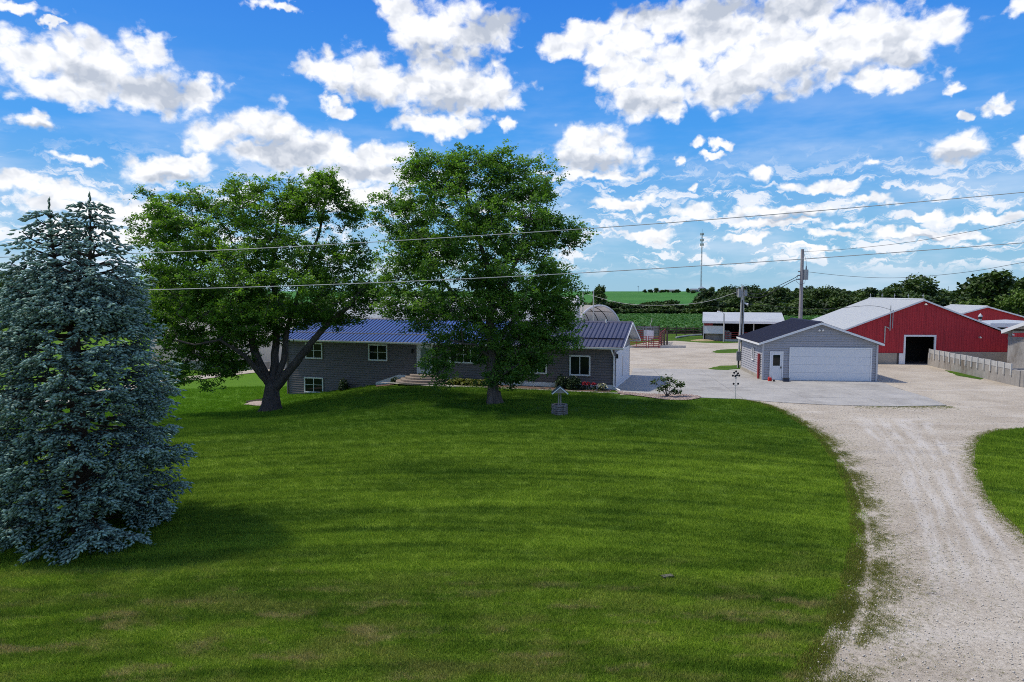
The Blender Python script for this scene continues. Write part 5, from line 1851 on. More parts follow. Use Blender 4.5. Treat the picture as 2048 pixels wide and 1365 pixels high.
def broad_tree(name, label, base_px, Y, trunks_px, lobes, n_targets, leaves_per, mat_leaf, mat_bark, leaf=0.15, zb=0.0, depth=0.8):
    bx_, by_ = DP(base_px[0], base_px[1], Y).x, Y
    o = np.array([bx_, by_, zb])
    t = thing(name, label, 'tree', tuple(o))
    trunks = []
    for pl in trunks_px:
        q = []
        for (px, py, dy, r) in pl:
            P = DP(px, py, Y + dy)
            q.append((np.array([P.x, P.y, P.z]) - o, r, None))
        trunks.append(q)
    trunks[0][0] = (np.array([0, 0, -0.15]), trunks[0][0][1], None)
    # targets
    vol = np.array([rx * ry * (0.5 * (rx + ry)) for (_, _, rx, ry) in lobes])
    cnt = np.maximum(3, (vol ** 0.8 / (vol ** 0.8).sum() * n_targets)).astype(int)
    T = []
    sc = Y / FPX
    for (cx, cy, rx, ry), c in zip(lobes, cnt):
        P = DP(cx, cy, Y)
        rd = depth * 0.5 * (rx + ry) * sc * 1.15
        big = min(rx, ry) > 70
        for s in range(c):
            d = rng.normal(size=3)
            d /= np.linalg.norm(d)
            r = rng.uniform(0.4, 1.12) ** 0.6
            if rng.uniform() < 0.035:
                r *= 1.22
            off = rng.choice([-1.0, 0.0, 1.0]) * (rd * 0.75 if big else 0.3)
            T.append(np.array([P.x + d[0] * r * (rx * sc - 0.35), Y + d[1] * r * rd + off, P.z + d[2] * r * (ry * sc - 0.3)]) - o)
    T = np.array(T)
    N, par, R, ntr = grow(o, trunks, list(T))
    V, F = tubes_np(N, par, R, ntr, 6)
    link('branches', np_mesh('branches', V, F, mat_bark, smooth=True), t)
    # leaves: tufts round each twig end, plus a few along twigs
    cents, tint = [], []
    for p in T:
        k = rng.integers(4, 8)
        sub = p + rng.normal(size=(k, 3)) * np.array([0.36, 0.36, 0.2])
        m = int(leaves_per * rng.uniform(0.6, 1.4) / k)
        base_t = rng.uniform(-0.15, 0.15)
        for q in sub:
            g_ = q + rng.normal(size=(m, 3)) * np.array([0.14, 0.14, 0.09])
            cents.append(g_)
            tint.append(np.clip(0.34 + base_t * 1.4 + (g_[:, 2] - p[2]) * 1.3 + rng.normal(0, 0.16, m), 0, 1))  # tuft tops painted lighter, as if lit from above
    cents = np.concatenate(cents)
    V, F = leaf_arrays(cents, leaf, 0.45, 0.5)
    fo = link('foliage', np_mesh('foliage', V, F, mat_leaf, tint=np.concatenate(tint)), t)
    return t, o


def flare(t, r, mat, h=0.9, lean=(0, 0), top=0.75, k=22):
    """root flare: ridged collar at the foot"""
    V, F = [], []
    m = 9
    ph_ = [random.uniform(0, 6) for _ in range(4)]
    for i in range(m):
        s = i / (m - 1)
        for j in range(k):
            a = 2 * PI * j / k
            lob = 1 + (1 - s) ** 2 * (0.28 * math.sin(3 * a + ph_[0]) + 0.18 * math.sin(5 * a + ph_[1])) + 0.05 * math.sin(9 * a + ph_[2] + s * 2)
            rr = r * (top + (1 - top) * 1.0 * (1 - s) + 0.5 * (1 - s) ** 4) * lob
            V.append((rr * math.cos(a) + lean[0] * s, rr * math.sin(a) + lean[1] * s, -0.2 + s * h))
    for i in range(m - 1):
        for j in range(k):
            F.append((i * k + j, i * k + (j + 1) % k, (i + 1) * k + (j + 1) % k, (i + 1) * k + j))
    link('trunk_base', np_mesh('trunk_base', V, F, mat, smooth=True), t)


T1Y = 44.5
tb1 = [[(543, 818, 0, 0.62), (543, 790, 0, 0.52), (545, 770, 0, 0.45)],
       [(545, 775, 0, 0.34), (522, 735, 0.1, 0.30), (506, 690, 0.3, 0.25), (498, 640, 0.4, 0.20), (470, 570, 0.6, 0.14), (420, 490, 0.6, 0.08)],
       [(545, 775, 0, 0.30), (550, 730, 0.5, 0.27), (552, 690, 0.9, 0.24), (550, 620, 1.2, 0.19), (545, 520, 1.2, 0.12), (560, 420, 1.0, 0.06)],
       [(550, 775, 0, 0.36), (580, 740, -0.4, 0.27), (612, 700, -0.8, 0.22), (645, 660, -1.0, 0.19), (700, 610, -1.2, 0.13), (740, 560, -1.2, 0.06)],
       [(552, 770, 0, 0.22), (568, 720, 0.2, 0.20), (574, 660, 0.3, 0.17), (600, 580, 0.2, 0.12), (640, 460, 0.2, 0.08), (652, 380, 0.2, 0.05)],
       [(540, 770, 0, 0.20), (512, 738, -0.8, 0.18), (492, 715, -1.4, 0.14), (440, 680, -2.4, 0.09), (390, 690, -3.0, 0.05)],
       [(575, 745, -0.2, 0.13), (590, 728, -0.2, 0.12), (625, 695, 0.2, 0.10)]]
lob1 = [(540, 420, 90, 72), (600, 400, 60, 45), (400, 460, 95, 72), (335, 425, 52, 55), (310, 540, 36, 34), (300, 600, 28, 40), (650, 400, 55, 62), (690, 425, 48, 40), (645, 352, 22, 22), (320, 480, 45, 40), (305, 512, 30, 18),
        (440, 570, 120, 90), (560, 560, 130, 105), (680, 560, 80, 85), (735, 590, 38, 38), (360, 590, 75, 60), (410, 660, 95, 62), (350, 690, 42, 48),
        (490, 660, 85, 48), (600, 635, 80, 30), (680, 640, 60, 22), (350, 750, 26, 42), (345, 740, 30, 40), (450, 725, 60, 34), (400, 690, 60, 40), (320, 640, 30, 50), (445, 735, 40, 30), (425, 770, 20, 20), (415, 720, 45, 25), (480, 720, 24, 24), (340, 550, 50, 30), (720, 510, 35, 35), (380, 400, 45, 25), (480, 380, 40, 30)]
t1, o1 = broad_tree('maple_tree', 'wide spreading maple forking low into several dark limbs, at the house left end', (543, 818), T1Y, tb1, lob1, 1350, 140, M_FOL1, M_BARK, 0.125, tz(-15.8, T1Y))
flare(t1, 0.64, M_BARK, 1.1, top=0.85)
T2Y = 40.6
tb2 = [[(988, 808, 0, 0.46), (986, 770, 0, 0.36), (984, 720, 0, 0.32), (980, 660, 0, 0.27), (984, 600, 0, 0.22), (975, 540, 0.1, 0.17), (955, 470, 0.2, 0.12), (935, 400, 0.2, 0.08), (925, 340, 0.2, 0.04)],
       [(984, 605, 0, 0.16), (1010, 570, -0.2, 0.14), (1035, 520, -0.3, 0.10), (1060, 440, -0.4, 0.06), (1065, 380, -0.3, 0.03)],
       [(980, 670, 0, 0.15), (950, 630, 0.4, 0.13), (900, 580, 0.8, 0.10), (850, 500, 1.0, 0.07), (810, 430, 1.0, 0.04)],
       [(982, 690, 0, 0.12), (1010, 660, 0.6, 0.10), (1060, 610, 1.0, 0.08), (1110, 540, 1.0, 0.05)],
       [(984, 720, 0, 0.10), (950, 690, -0.8, 0.08), (900, 680, -1.6, 0.05)],
       [(988, 770, 0, 0.06), (1010, 745, -1.0, 0.05), (1035, 732, -1.5, 0.03)]]
lob2 = [(828, 330, 34, 40), (880, 345, 60, 50), (945, 345, 70, 52), (1010, 340, 55, 45), (1065, 365, 55, 48), (1095, 385, 34, 22), (900, 440, 110, 80), (1030, 440, 95, 75), (1100, 470, 60, 45), (1145, 465, 28, 26),
        (795, 400, 42, 38), (810, 500, 62, 72), (900, 560, 115, 85), (1040, 560, 100, 80), (1110, 590, 55, 60), (780, 590, 45, 50), (850, 630, 62, 40), (1000, 640, 100, 50), (1100, 640, 55, 48),
        (900, 680, 48, 36), (875, 720, 34, 34), (1080, 690, 60, 38), (1120, 680, 42, 20), (1020, 730, 50, 34), (1060, 745, 32, 22), (965, 700, 40, 40), (760, 440, 22, 28), (985, 762, 26, 12), (884, 745, 26, 34), (1015, 752, 44, 24), (1040, 700, 70, 44), (1150, 480, 14, 34), (1130, 640, 30, 40)]
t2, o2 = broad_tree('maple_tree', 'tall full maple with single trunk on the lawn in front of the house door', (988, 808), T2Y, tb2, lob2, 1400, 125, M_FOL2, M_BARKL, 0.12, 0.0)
flare(t2, 0.46, M_BARKL, 0.9, top=0.9)


# ---- blue spruce
def spruce():
    SX, SY = -11.95, 18.6
    t = thing('blue_spruce', 'big blue spruce with two tops at the left edge of the lawn', 'tree', (SX, SY, 0))
    mb = MB()
    mb.tube([(0, 0, -0.1), (0, 0, 3), (-0.0, 0, 5.6)], [0.3, 0.2, 0.13], 8)
    leaders = [(-0.48, 0.0, 9.1), (0.50, 0.1, 9.25)]
    for lx_, ly_, lz_ in leaders:
        mb.tube([(0, 0, 5.4), (lx_ * 0.7, ly_, 6.6), (lx_, ly_, 8.0), (lx_ * 1.05, ly_, lz_ - 0.1)], [0.10, 0.07, 0.035, 0.008], 6)
    obj('trunk', mb, M_SBARK, t)
    zt = [0.0, 0.75, 2.0, 3.4, 4.9, 5.8, 6.6]
    Rt = [2.75, 2.8, 2.75, 2.55, 2.2, 1.75, 1.3]
    sprP, sprD, sprL, sprT = [], [], [], []
    wood = MB()

    def branch(p0, az_, L, rise, droop, dens=1.0, tipup=0.12):
        """main limb; sprays of needled twigs on both sides of its outer part"""
        d = np.array([math.cos(az_), math.sin(az_), 0])
        side = np.array([-d[1], d[0], 0])
        K = max(4, int(L / 0.25))
        pts = []
        for i in range(K + 1):
            s = i / K
            z = rise * s * L - droop * (s * L) ** 1.5 * 0.3 + tipup * s ** 4 * L
            pts.append(p0 + d * s * L + np.array([0, 0, z]) + side * 0.03 * math.sin(3 * s + az_ * 5))
        wood.tube([tuple(p) for p in pts], [0.035 * (1 - 0.85 * i / K) + 0.004 for i in range(K + 1)], 3, False)
        ns = max(3, int(L * 5.5 * dens))
        for j in range(ns):
            s = 1 - (j / ns) ** 1.1 * 0.60
            i0 = min(K - 1, int(s * K))
            p = pts[i0] + (pts[i0 + 1] - pts[i0]) * (s * K - i0)
            sg = 1 if j % 2 else -1
            bl = (0.30 + 0.62 * (1 - s) * min(L, 2.5)) * random.uniform(0.75, 1.25)
            bd_ = d * random.uniform(0.55, 1.0) + side * sg * random.uniform(0.35, 0.95)
            bd_ = bd_ / np.linalg.norm(bd_)
            m = max(2, int(bl / 0.095))
            dr_ = random.uniform(0.12, 0.62)
            for q in range(m):
                f = (q + 0.6) / m
                c = p + bd_ * f * bl + np.array([0, 0, -dr_ * (f * bl) ** 1.2 + random.uniform(-0.03, 0.03)])
                # alternate short twigs to either side, plus drooping ones
                for sd_ in (-1, 1, 0):
                    if sd_ == 0 and random.random() < 0.6:
                        continue
                    bs_ = np.array([-bd_[1], bd_[0], 0]) * sd_
                    dd = bd_ * random.uniform(0.5, 1.0) + bs_ * random.uniform(0.35, 0.9) + np.array([0, 0, random.uniform(-0.42, 0.06) if sd_ else random.uniform(-0.9, -0.3)])
                    dd /= np.linalg.norm(dd)
                    sprP.append(c + rng.normal(size=3) * 0.018)
                    sprD.append(dd)
                    sprL.append(random.uniform(0.12, 0.21))
                    sprT.append(min(1, max(0, 0.02 + 0.66 * s ** 2.2 + 0.28 * f + random.gauss(0, 0.13) - (0.3 if sd_ == 0 else 0))))  # shade painted into inner and hanging sprigs, lit look into the tips
    z = 0.12
    while z < 6.3:
        R = float(np.interp(z, zt, Rt))
        nb_ = int(6 + R * 2.3)
        a0_ = random.uniform(0, 6)
        for k in range(nb_):
            L = R * random.uniform(0.62, 1.03)
            a_ = a0_ + 2 * PI * k / nb_ + random.uniform(-0.16, 0.16)
            branch(np.array([0, 0, z + random.uniform(-0.12, 0.12) + 0.12 * R]), a_, L, -0.02 if z < 3 else 0.12, 0.20, 1.0)
        z += random.uniform(0.33, 0.46)
    for lx_, ly_, lz_ in leaders:
        z = 5.9
        while z < lz_ - 0.15:
            f = (lz_ - z) / (lz_ - 5.9)
            R = 1.5 * f ** 1.15 + 0.12
            nb_ = int(4 + 5 * f)
            a0_ = random.uniform(0, 6)
            s_ = min(1, max(0, (z - 5.4) / 1.6))
            for k in range(nb_):
                branch(np.array([lx_ * s_, ly_, z]), a0_ + 2 * PI * k / nb_ + random.uniform(-0.2, 0.2), R * random.uniform(0.6, 1.15), 0.32 if f < 0.5 else 0.15, 0.05, (0.75 if f < 0.3 else 1.0), 0.3 if f < 0.4 else 0.15)
            z += 0.19 + 0.12 * (1 - f)
        for q in range(16):
            sprP.append(np.array([lx_ * 1.05, ly_, lz_ - 0.75 + q * 0.05]))
            dd = np.array([random.uniform(-.35, .35), random.uniform(-.35, .35), 1.0])
            sprD.append(dd / np.linalg.norm(dd))
            sprL.append(0.16)
            sprT.append(0.25)
    obj('limbs', wood, M_SBARK, t)
    P, D_, L_a, Tn = np.array(sprP), np.array(sprD), np.array(sprL), np.array(sprT)
    n = len(P)
    ref = np.where(np.abs(D_[:, 2:3]) < 0.9, np.array([[0, 0, 1.0]]), np.array([[1.0, 0, 0]]))
    u = np.cross(D_, ref)
    u /= np.linalg.norm(u, axis=1)[:, None]
    v = np.cross(D_, u)
    V = np.empty((n, 5, 3))
    r = 0.031 + 0.011 * rng.uniform(size=n)
    V[:, 0] = P
    for j in range(3):
        a_ = 2 * PI * j / 3
        V[:, 1 + j] = P + D_ * (L_a * 0.45)[:, None] + (u * math.cos(a_) + v * math.sin(a_)) * r[:, None]
    V[:, 4] = P + D_ * L_a[:, None]
    b = np.arange(n)[:, None] * 5
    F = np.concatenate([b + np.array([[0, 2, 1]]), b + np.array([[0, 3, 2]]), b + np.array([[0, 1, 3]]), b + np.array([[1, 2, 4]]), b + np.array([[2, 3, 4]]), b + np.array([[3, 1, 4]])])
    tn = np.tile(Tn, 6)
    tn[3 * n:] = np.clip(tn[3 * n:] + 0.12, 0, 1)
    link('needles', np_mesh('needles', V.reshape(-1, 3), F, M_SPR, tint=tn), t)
    print('spruce sprigs', n)


spruce()


# ---- background trees
def bg_proto(h, w, n, leaf, mat, seed, lobes=9):
    r_ = np.random.default_rng(seed)
    cs, ti = [], []
    for k in range(lobes):
        a = r_.uniform(0, 6.28)
        rr = r_.uniform(0, 0.62) * w / 2
        c = np.array([rr * math.cos(a), rr * math.sin(a), h * r_.uniform(0.32, 0.86)])
        if k == 0:
            c = np.array([0, 0, h * 0.8])
        R = np.array([w, w, h * 0.75]) * r_.uniform(0.16, 0.27)
        m = n // lobes
        d = r_.normal(size=(m, 3))
        d /= np.linalg.norm(d, axis=1)[:, None]
        q = c + d * R * r_.uniform(0.55, 1.08, m)[:, None]
        cs.append(q)
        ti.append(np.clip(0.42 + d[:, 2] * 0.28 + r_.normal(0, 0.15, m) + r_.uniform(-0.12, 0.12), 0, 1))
    cs = np.concatenate(cs)
    cs[:, 2] = np.clip(cs[:, 2], 0.3, None)
    V, F = leaf_arrays(cs, leaf, 0.35)
    return V, F, np.concatenate(ti)


PROT = [bg_proto(9.5, 8.5, 1700, 0.55, M_FOLB, 100 + k, 9 + k % 4) for k in range(5)]
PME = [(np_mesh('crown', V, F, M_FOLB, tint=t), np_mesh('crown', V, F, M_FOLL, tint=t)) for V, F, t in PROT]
TRK = MB().tube([(0, 0, -0.3), (0.1, 0, 3.0), (0, 0.1, 6.5)], [0.3, 0.22, 0.08], 6)
for a in (0.4, 2.4, 4.4):
    TRK.tube([(0.08, 0, 2.6), (1.4 * math.cos(a), 1.4 * math.sin(a), 4.6), (2.4 * math.cos(a), 2.4 * math.sin(a), 6.2)], [0.13, 0.08, 0.03], 5)
TRKM = TRK.mesh('trunk', M_BARK)


def bgtree(label, px, ytop, Y, wpx, k, light=False, group=None, cat='tree', name='deciduous_tree'):
    P = DP(px, ytop, Y)
    z0 = tz(P.x, Y)
    h = P.z - z0
    w = wpx * Y / FPX
    t = thing(name, label, cat, (P.x, Y, z0), random.uniform(0, 6), group)
    sx = w / 8.5
    t.scale = (sx, sx, h / 9.0)
    link('crown', PME[k % 5][1 if light else 0], t)
    link('trunk', TRKM, t)
    return t


bgtree('dark rounded tree behind the two hoop barns', 1200, 571, 140, 60, 0)
bgtree('dark tree at the left image edge behind the spruce', 15, 546, 120, 90, 1)
bgtree('leafy tree between the spruce and the left maple', 262, 566, 125, 90, 2, True)
bgtree('dark bushy tree low behind the left maple', 330, 572, 140, 100, 3)
bgtree('tallest tree above the red barn, standing left of the barn peak', 1822, 556, 150, 100, 4)
bgtree('bushy tree just right of the tall one above the barn peak', 1880, 580, 160, 80, 1)
bgtree('large dark tree mass above the right-hand small red barn', 1992, 541, 118, 130, 0)
bgtree('dark tree cut by the right image edge above the open shed', 2062, 552, 112, 110, 2)
bgtree('pale green tree behind the small red barn roof', 1935, 603, 108, 80, 3, True)
bgtree('pale green tree at the right edge below the dark ones', 2040, 585, 104, 70, 4, True)
bgtree('rounded light green tree in the wood between the meter poles and the tall pole', 1520, 607, 175, 44, 1, True)
bgtree('dark broad tree above the far open shed', 1560, 573, 190, 60, 2)
bgtree('dark tree top just right of the transformer pole', 1640, 578, 185, 70, 3)
bgtree('small dark tree on the skyline right of the cell tower', 1424, 575, 500, 14, 4)
bgtree('lone dark bush at the left end of the horizon farm', 1289, 580.5, 600, 10, 0)
bgtree('dark rounded tree rising above the horizon farm bushes', 1313, 576, 600, 14, 1)


def wood_mass(name, spots, label=None):
    Vs, Fs, Ts, off = [], [], [], 0
    for (x, y, h, w) in spots:
        V, F, t_ = PROT[rng.integers(0, 5)]
        s = 2
        Vq = V.reshape(-1, 4, 3)[::s]
        tq = t_[::s]
        a = rng.uniform(0, 6.28)
        c_, s_ = math.cos(a), math.sin(a)
        cen = Vq.mean(1, keepdims=True)
        sc = np.array([w / 8.5, w / 8.5, h / 9.0])
        Vn = (Vq - cen) * 1.25 + cen * sc
        X = Vn[..., 0] * c_ - Vn[..., 1] * s_
        Y_ = Vn[..., 0] * s_ + Vn[..., 1] * c_
        Vn = np.stack([X + x, Y_ + y, Vn[..., 2] + tz(x, y)], -1)
        n = len(Vn)
        Vs.append(Vn.reshape(-1, 3))
        Fs.append(np.arange(n * 4).reshape(n, 4) + off)
        off += n * 4
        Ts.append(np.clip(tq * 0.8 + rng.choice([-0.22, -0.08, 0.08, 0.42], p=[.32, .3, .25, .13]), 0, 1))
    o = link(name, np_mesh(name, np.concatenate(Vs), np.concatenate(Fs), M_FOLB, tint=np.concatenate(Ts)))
    o['kind'] = 'stuff'
    o['label'] = label
    return o


sp_ = []
def row(px0, px1, y0, y1, Ya, Yb, n, wr=(7, 11)):
    for k in range(n):
        px = px0 + (px1 - px0) * (k + random.random()) / n
        Y = random.uniform(Ya, Yb)
        P = DP(px, random.uniform(y0, y1), Y)
        w = random.uniform(*wr)
        sp_.append((P.x, Y, max(2.0, (P.z - tz(P.x, Y)) * random.choice((0.75, 0.85, 0.95, 1.0, 1.05, 1.18))), w))


row(1150, 1320, 605, 618, 185, 200, 16, (6, 9))
row(1290, 1345, 602, 608, 195, 205, 5, (6, 9))
row(1340, 1420, 612, 622, 185, 200, 10, (6, 9))
row(1230, 1420, 622, 632, 176, 184, 22, (4, 6))
row(1395, 1470, 592, 606, 190, 205, 9)
row(1395, 1800, 580, 594, 200, 240, 42)
row(1420, 1800, 592, 612, 175, 198, 40)
row(1420, 1800, 612, 624, 160, 172, 30, (5, 7))
row(1440, 1720, 575, 584, 250, 290, 26, (7, 11))
row(1790, 2080, 582, 596, 130, 190, 36)
row(1880, 2080, 590, 612, 108, 125, 18)
row(1940, 2080, 560, 580, 118, 140, 14)
wood_mass('woodland', sp_, 'dense dark mixed woodland beyond the field and behind the barns')
sp_ = []
row(-200, 60, 552, 575, 118, 150, 16)
row(150, 420, 580, 598, 125, 150, 18)
row(400, 1180, 588, 600, 140, 170, 34)
wood_mass('woodland', sp_, 'dark wood behind the hoop barns on the left')
sp_ = []
for k in range(22):
    P = DP(1290 + k * 3.3 + random.uniform(-2, 2), 583, 600)
    sp_.append((P.x, 600 + random.uniform(-8, 8), random.uniform(1.6, 3.6), random.uniform(2, 4)))
for k in range(60):
    P = DP(1384 + k * 5.5 + random.uniform(-3, 3), 583, 560)
    sp_.append((P.x, 560 + random.uniform(-40, 40), random.uniform(2.5, 5.0), random.uniform(4, 7)))
wood_mass('far_hedgerow', sp_, 'far thin hedgerow along the horizon')


# ------------------------------------------------------------------ scattered ground cover (geometry nodes, instances)
def scatter(name, pts, scl, proto_V, proto_F, mat, tint=None, label=None, tilt=0.2):
    """points and one small prototype share a mesh; the modifier instances the prototype on every point"""
    n0 = len(proto_V)
    k = proto_F.shape[1]
    me = bpy.data.meshes.new(name)
    V = np.concatenate([proto_V, pts]).astype(np.float32)
    me.vertices.add(len(V))
    me.vertices.foreach_set('co', V.ravel())
    m = len(proto_F)
    me.loops.add(m * k)
    me.loops.foreach_set('vertex_index', proto_F.astype(np.int32).ravel())
    me.polygons.add(m)
    me.polygons.foreach_set('loop_start', np.arange(0, m * k, k, dtype=np.int32))
    a = me.attributes.new('proto', 'FLOAT', 'POINT')
    a.data.foreach_set('value', np.concatenate([np.ones(n0), np.zeros(len(pts))]).astype(np.float32))
    a = me.attributes.new('scl', 'FLOAT', 'POINT')
    a.data.foreach_set('value', np.concatenate([np.ones(n0), scl]).astype(np.float32))
    if tint is not None:
        a = me.attributes.new('tint', 'FLOAT', 'FACE')
        a.data.foreach_set('value', tint.astype(np.float32))
    me.materials.append(mat)
    me.update(calc_edges=True)
    o = link(name, me)
    o['kind'] = 'stuff'
    if label:
        o['label'] = label
    ng = bpy.data.node_groups.new(name, 'GeometryNodeTree')
    ng.interface.new_socket('Geometry', in_out='INPUT', socket_type='NodeSocketGeometry')
    ng.interface.new_socket('Geometry', in_out='OUTPUT', socket_type='NodeSocketGeometry')
    gi, go = ng.nodes.new('NodeGroupInput'), ng.nodes.new('NodeGroupOutput')
    at = ng.nodes.new('GeometryNodeInputNamedAttribute')
    at.data_type = 'FLOAT'
    at.inputs['Name'].default_value = 'proto'
    cmp_ = ng.nodes.new('FunctionNodeCompare')
    cmp_.data_type = 'FLOAT'
    cmp_.operation = 'GREATER_THAN'
    ng.links.new(at.outputs[0], cmp_.inputs[0])
    cmp_.inputs[1].default_value = 0.5
    se = ng.nodes.new('GeometryNodeSeparateGeometry')
    se.domain = 'POINT'
    ng.links.new(gi.outputs[0], se.inputs[0])
    ng.links.new(cmp_.outputs[0], se.inputs[1])
    m2p = ng.nodes.new('GeometryNodeMeshToPoints')
    ng.links.new(se.outputs[1], m2p.inputs[0])
    iop = ng.nodes.new('GeometryNodeInstanceOnPoints')
    ng.links.new(m2p.outputs[0], iop.inputs['Points'])
    ng.links.new(se.outputs[0], iop.inputs['Instance'])
    rv = ng.nodes.new('FunctionNodeRandomValue')
    rv.data_type = 'FLOAT_VECTOR'
    rv.inputs[0].default_value = (-tilt, -tilt, 0)
    rv.inputs[1].default_value = (tilt, tilt, 6.283)
    ng.links.new(rv.outputs[0], iop.inputs['Rotation'])
    sa_ = ng.nodes.new('GeometryNodeInputNamedAttribute')
    sa_.data_type = 'FLOAT'
    sa_.inputs['Name'].default_value = 'scl'
    ng.links.new(sa_.outputs[0], iop.inputs['Scale'])
    ng.links.new(iop.outputs[0], go.inputs[0])
    md = o.modifiers.new('scatter', 'NODES')
    md.node_group = ng
    return o


def tuft(nb_, rad_, h, w):
    V, F = [], []
    for k in range(nb_):
        a, r = rng.uniform(0, 6.28), rad_ * math.sqrt(rng.uniform())
        x, y = r * math.cos(a), r * math.sin(a)
        b = rng.uniform(0, 6.28)
        ln_ = rng.uniform(0.2, 0.8) * h
        c = rng.uniform(0, 6.28)
        hh = h * rng.uniform(0.55, 1.1)
        V += [(x - w * math.cos(b), y - w * math.sin(b), -0.01), (x + w * math.cos(b), y + w * math.sin(b), -0.01), (x + ln_ * math.cos(c), y + ln_ * math.sin(c), hh)]
        F.append((3 * k, 3 * k + 1, 3 * k + 2))
    return np.array(V), np.array(F)


def inside(poly, q):
    x, y = q[:, 0], q[:, 1]
    c = np.zeros(len(q), bool)
    n = len(poly)
    for i in range(n):
        x0, y0 = poly[i - 1]
        x1, y1 = poly[i]
        hit = ((y0 > y) != (y1 > y)) & (x < (x1 - x0) * (y - y0) / (y1 - y0 + 1e-12) + x0)
        c ^= hit
    return c


LE = np.array([tuple(p) for p in lawn_edge])      # lawn edge polyline for side test
le_y = LE[:, 1][::-1]
le_x = LE[:, 0][::-1]
srt = np.argsort(le_y)
le_y, le_x = le_y[srt], le_x[srt]


def lawn_points(n, y0, y1, power):
    """denser towards the camera"""
    out = []
    while len(out) < n:
        y = y0 * (y1 / y0) ** (rng.uniform() ** power)
        x = rng.uniform(-0.80 * y - 1, 0.62 * y)
        lim = float(np.interp(y, le_y, le_x)) if y < 41.9 else 6.5
        if x < lim + rng.normal(0, 0.12):
            out.append((x, y))
    return np.array(out)


pv, pf = tuft(26, 0.17, 0.06, 0.006)
q = lawn_points(95000, 9.5, 60, 0.85)
hu = (q[:, 0] - HO.x) * hd.x + (q[:, 1] - HO.y) * hd.y
hv = (q[:, 0] - HO.x) * hn.x + (q[:, 1] - HO.y) * hn.y
keep = ~((hu > -0.3) & (hu < on_front(760, 770)[0]) & (hv > -0.1)) & ~((hu >= on_front(760, 770)[0]) & (hv > -1.6) & (hu < 40)) & ~((hu >= u_st - 4.5) & (hu < u_st + 1) & (hv > -2.3))
keep &= ~inside(np.array([p[:2] for p in rp_]), q)
keep &= ~inside(np.array([p[:2] for p in smooth_line([G(*q_) for q_ in [(1236, 784.5), (1300, 789), (1345, 790), (1385, 791), (1402, 796), (1375, 801.5), (1335, 801), (1290, 795), (1236, 788)]], 4)]), q)
lanea = np.array(lane)
keep &= np.min(np.linalg.norm(q[:, None, :] - lanea[None, ::2, :], axis=2), axis=1) > 2.0
keep &= ~((hu >= 12) & (hv > -1.62))
q = q[keep]
pts = np.column_stack([q, terrain(q[:, 0], q[:, 1])])
scatter('lawn_grass', pts, rng.uniform(0.7, 1.25, len(pts)) * (0.75 + q[:, 1] * 0.022), pv, pf, M_BLADE, label='short mown grass of the big front lawn')
# grass on the verge at right
q = np.array([(rng.uniform(11.5, 40), rng.uniform(13, 37)) for _ in range(52000)])
IS = np.array([tuple(p) for p in isl])


q = q[inside(IS, q)]
scatter('verge_grass', np.column_stack([q, np.full(len(q), 0.012)]), rng.uniform(0.9, 1.6, len(q)), pv, pf, M_BLADE, label='grass of the verge right of the driveway')

# weeds creeping from the lawn edge into the gravel
wp_, ws_ = [], []
for k in range(60000):
    y = 8.5 * (42 / 8.5) ** rng.uniform()
    lim = float(np.interp(y, le_y, le_x))
    belt = float(np.interp(y, [8, 12, 17, 22, 28, 34, 42], [1.5, 1.35, 1.0, 0.62, 0.7, 0.45, 0.2]))
    d = rng.exponential(0.62) * belt
    n_ = 0.5 + 0.25 * math.sin(lim * 2.1 + y * 1.3 + d * 2.2) + 0.2 * math.sin(y * 3.7 - d * 3.1 + 1) + 0.18 * math.sin(y * 0.8 + 2)
    streak = 0.25 if 0.38 < d / belt < 0.62 else 1.0
    if rng.uniform() < max(0.03, n_) * streak * 0.8:
        wp_.append((lim + d - 0.12, y, 0.008))
        ws_.append(rng.uniform(0.5, 1.15) * max(0.4, 1 - d / (belt * 3)))
for k in range(3500):
    i = rng.integers(8, len(IS) - 4)
    p = IS[i] * (s := rng.uniform()) + IS[i - 1] * (1 - s)
    wp_.append((p[0] + rng.normal(-0.08, 0.2), p[1] + rng.normal(0, 0.2), 0.008))
    ws_.append(rng.uniform(0.3, 0.8))
for k in range(700):
    p0, p1 = G(1700, 813), G(1900, 812.5)
    s = rng.uniform() ** 0.7
    wp_.append((p0[0] + (p1[0] - p0[0]) * s, p0[1] + (p1[1] - p0[1]) * s - abs(rng.normal(0, 0.5)), 0.008))
    ws_.append(rng.uniform(0.3, 0.8))
wp_, ws_ = np.array(wp_), np.array(ws_)
V, F = tuft(18, 0.11, 0.045, 0.006)
scatter('driveway_weeds', wp_, ws_, V, F, M_WEED, tint=rng.uniform(0, 1, len(F)), label='low weeds creeping from the lawn into the gravel')

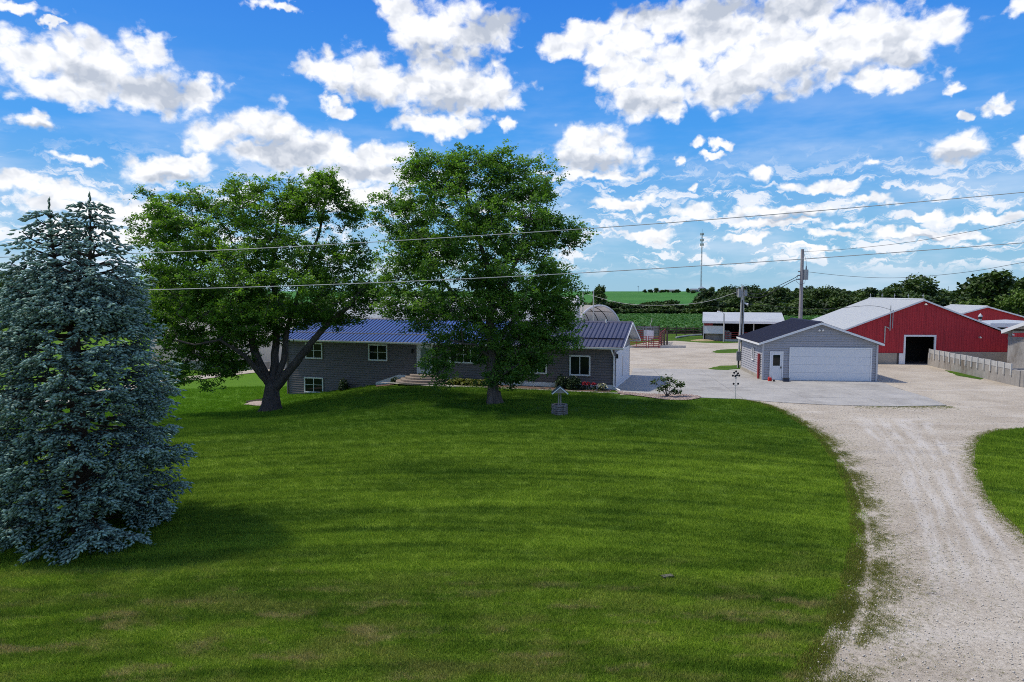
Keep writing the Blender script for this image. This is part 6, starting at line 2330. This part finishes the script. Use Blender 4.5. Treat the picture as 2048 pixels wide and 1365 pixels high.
# loose stones on the driveway
sv = np.array([(0, 0, 1.0), (1, 0, 0.2), (0, 1, 0.15), (-1, 0, 0.25), (0, -1, 0.1), (0, 0, -0.6)]) * 0.015
sf_ = np.array([(0, 1, 2), (0, 2, 3), (0, 3, 4), (0, 4, 1), (5, 2, 1), (5, 3, 2), (5, 4, 3), (5, 1, 4)])
q = []
while len(q) < 24000:
    y = 9 * (45 / 9) ** rng.uniform()
    lim = float(np.interp(y, le_y, le_x))
    x = lim + rng.uniform(0, 12) ** 1.0
    q.append((x, y))
q = np.array(q)
q = q[~inside(IS, q)]
q = q[~inside(np.array(apron), q)]
scatter('loose_stones', np.column_stack([q, np.full(len(q), 0.014)]), np.clip(rng.lognormal(-0.25, 0.45, len(q)), 0.3, 2.0), sv, sf_, pmat('limestone_chip', (0.52, 0.48, 0.42), 0.9, 0.35, 8, local=False), label='loose limestone chips on the driveway')

# bean plants
cl = rng.normal(size=(42, 3)) * np.array([0.36, 0.36, 0.12]) + np.array([0, 0, 0.42])
V, F = leaf_arrays(cl, 0.26, 0.6)
q = np.column_stack([rng.uniform(-25, 75, 34000), rng.uniform(108, 212, 34000)])
bf = np.array([(-60, 112), (27, 108), (60, 112), (150, 120), (150, 182), (40, 190), (-60, 215)])
q = q[inside(bf, q)]
q = q[q[:, 1] < 1e4]
q[:, 0] = np.round(q[:, 0] / 0.76) * 0.76 + rng.normal(0, 0.06, len(q))
scatter('bean_plants', np.column_stack([q, np.full(len(q), 0.05)]), rng.uniform(0.85, 1.5, len(q)), V, F, M_BEAN, tint=rng.uniform(0, 1, len(F)), label='rows of green bean plants filling the field')

# rocks of the pink bed
rb = np.array([p[:2] for p in smooth_line([G(*q_) for q_ in [(1236, 784.5), (1300, 789), (1345, 790), (1385, 791), (1402, 796), (1375, 801.5), (1335, 801), (1290, 795), (1236, 788)]], 4)])
q = np.column_stack([rng.uniform(6.5, 13, 5000), rng.uniform(40, 46, 5000)])
q = q[inside(rb, q)]
scatter('river_rocks', np.column_stack([q, np.full(len(q), 0.05)]), rng.uniform(1.3, 2.8, len(q)), sv, sf_, M_PINK, label='pinkish river rock in the bed beside the apron')

print('objects', len(bpy.data.objects))
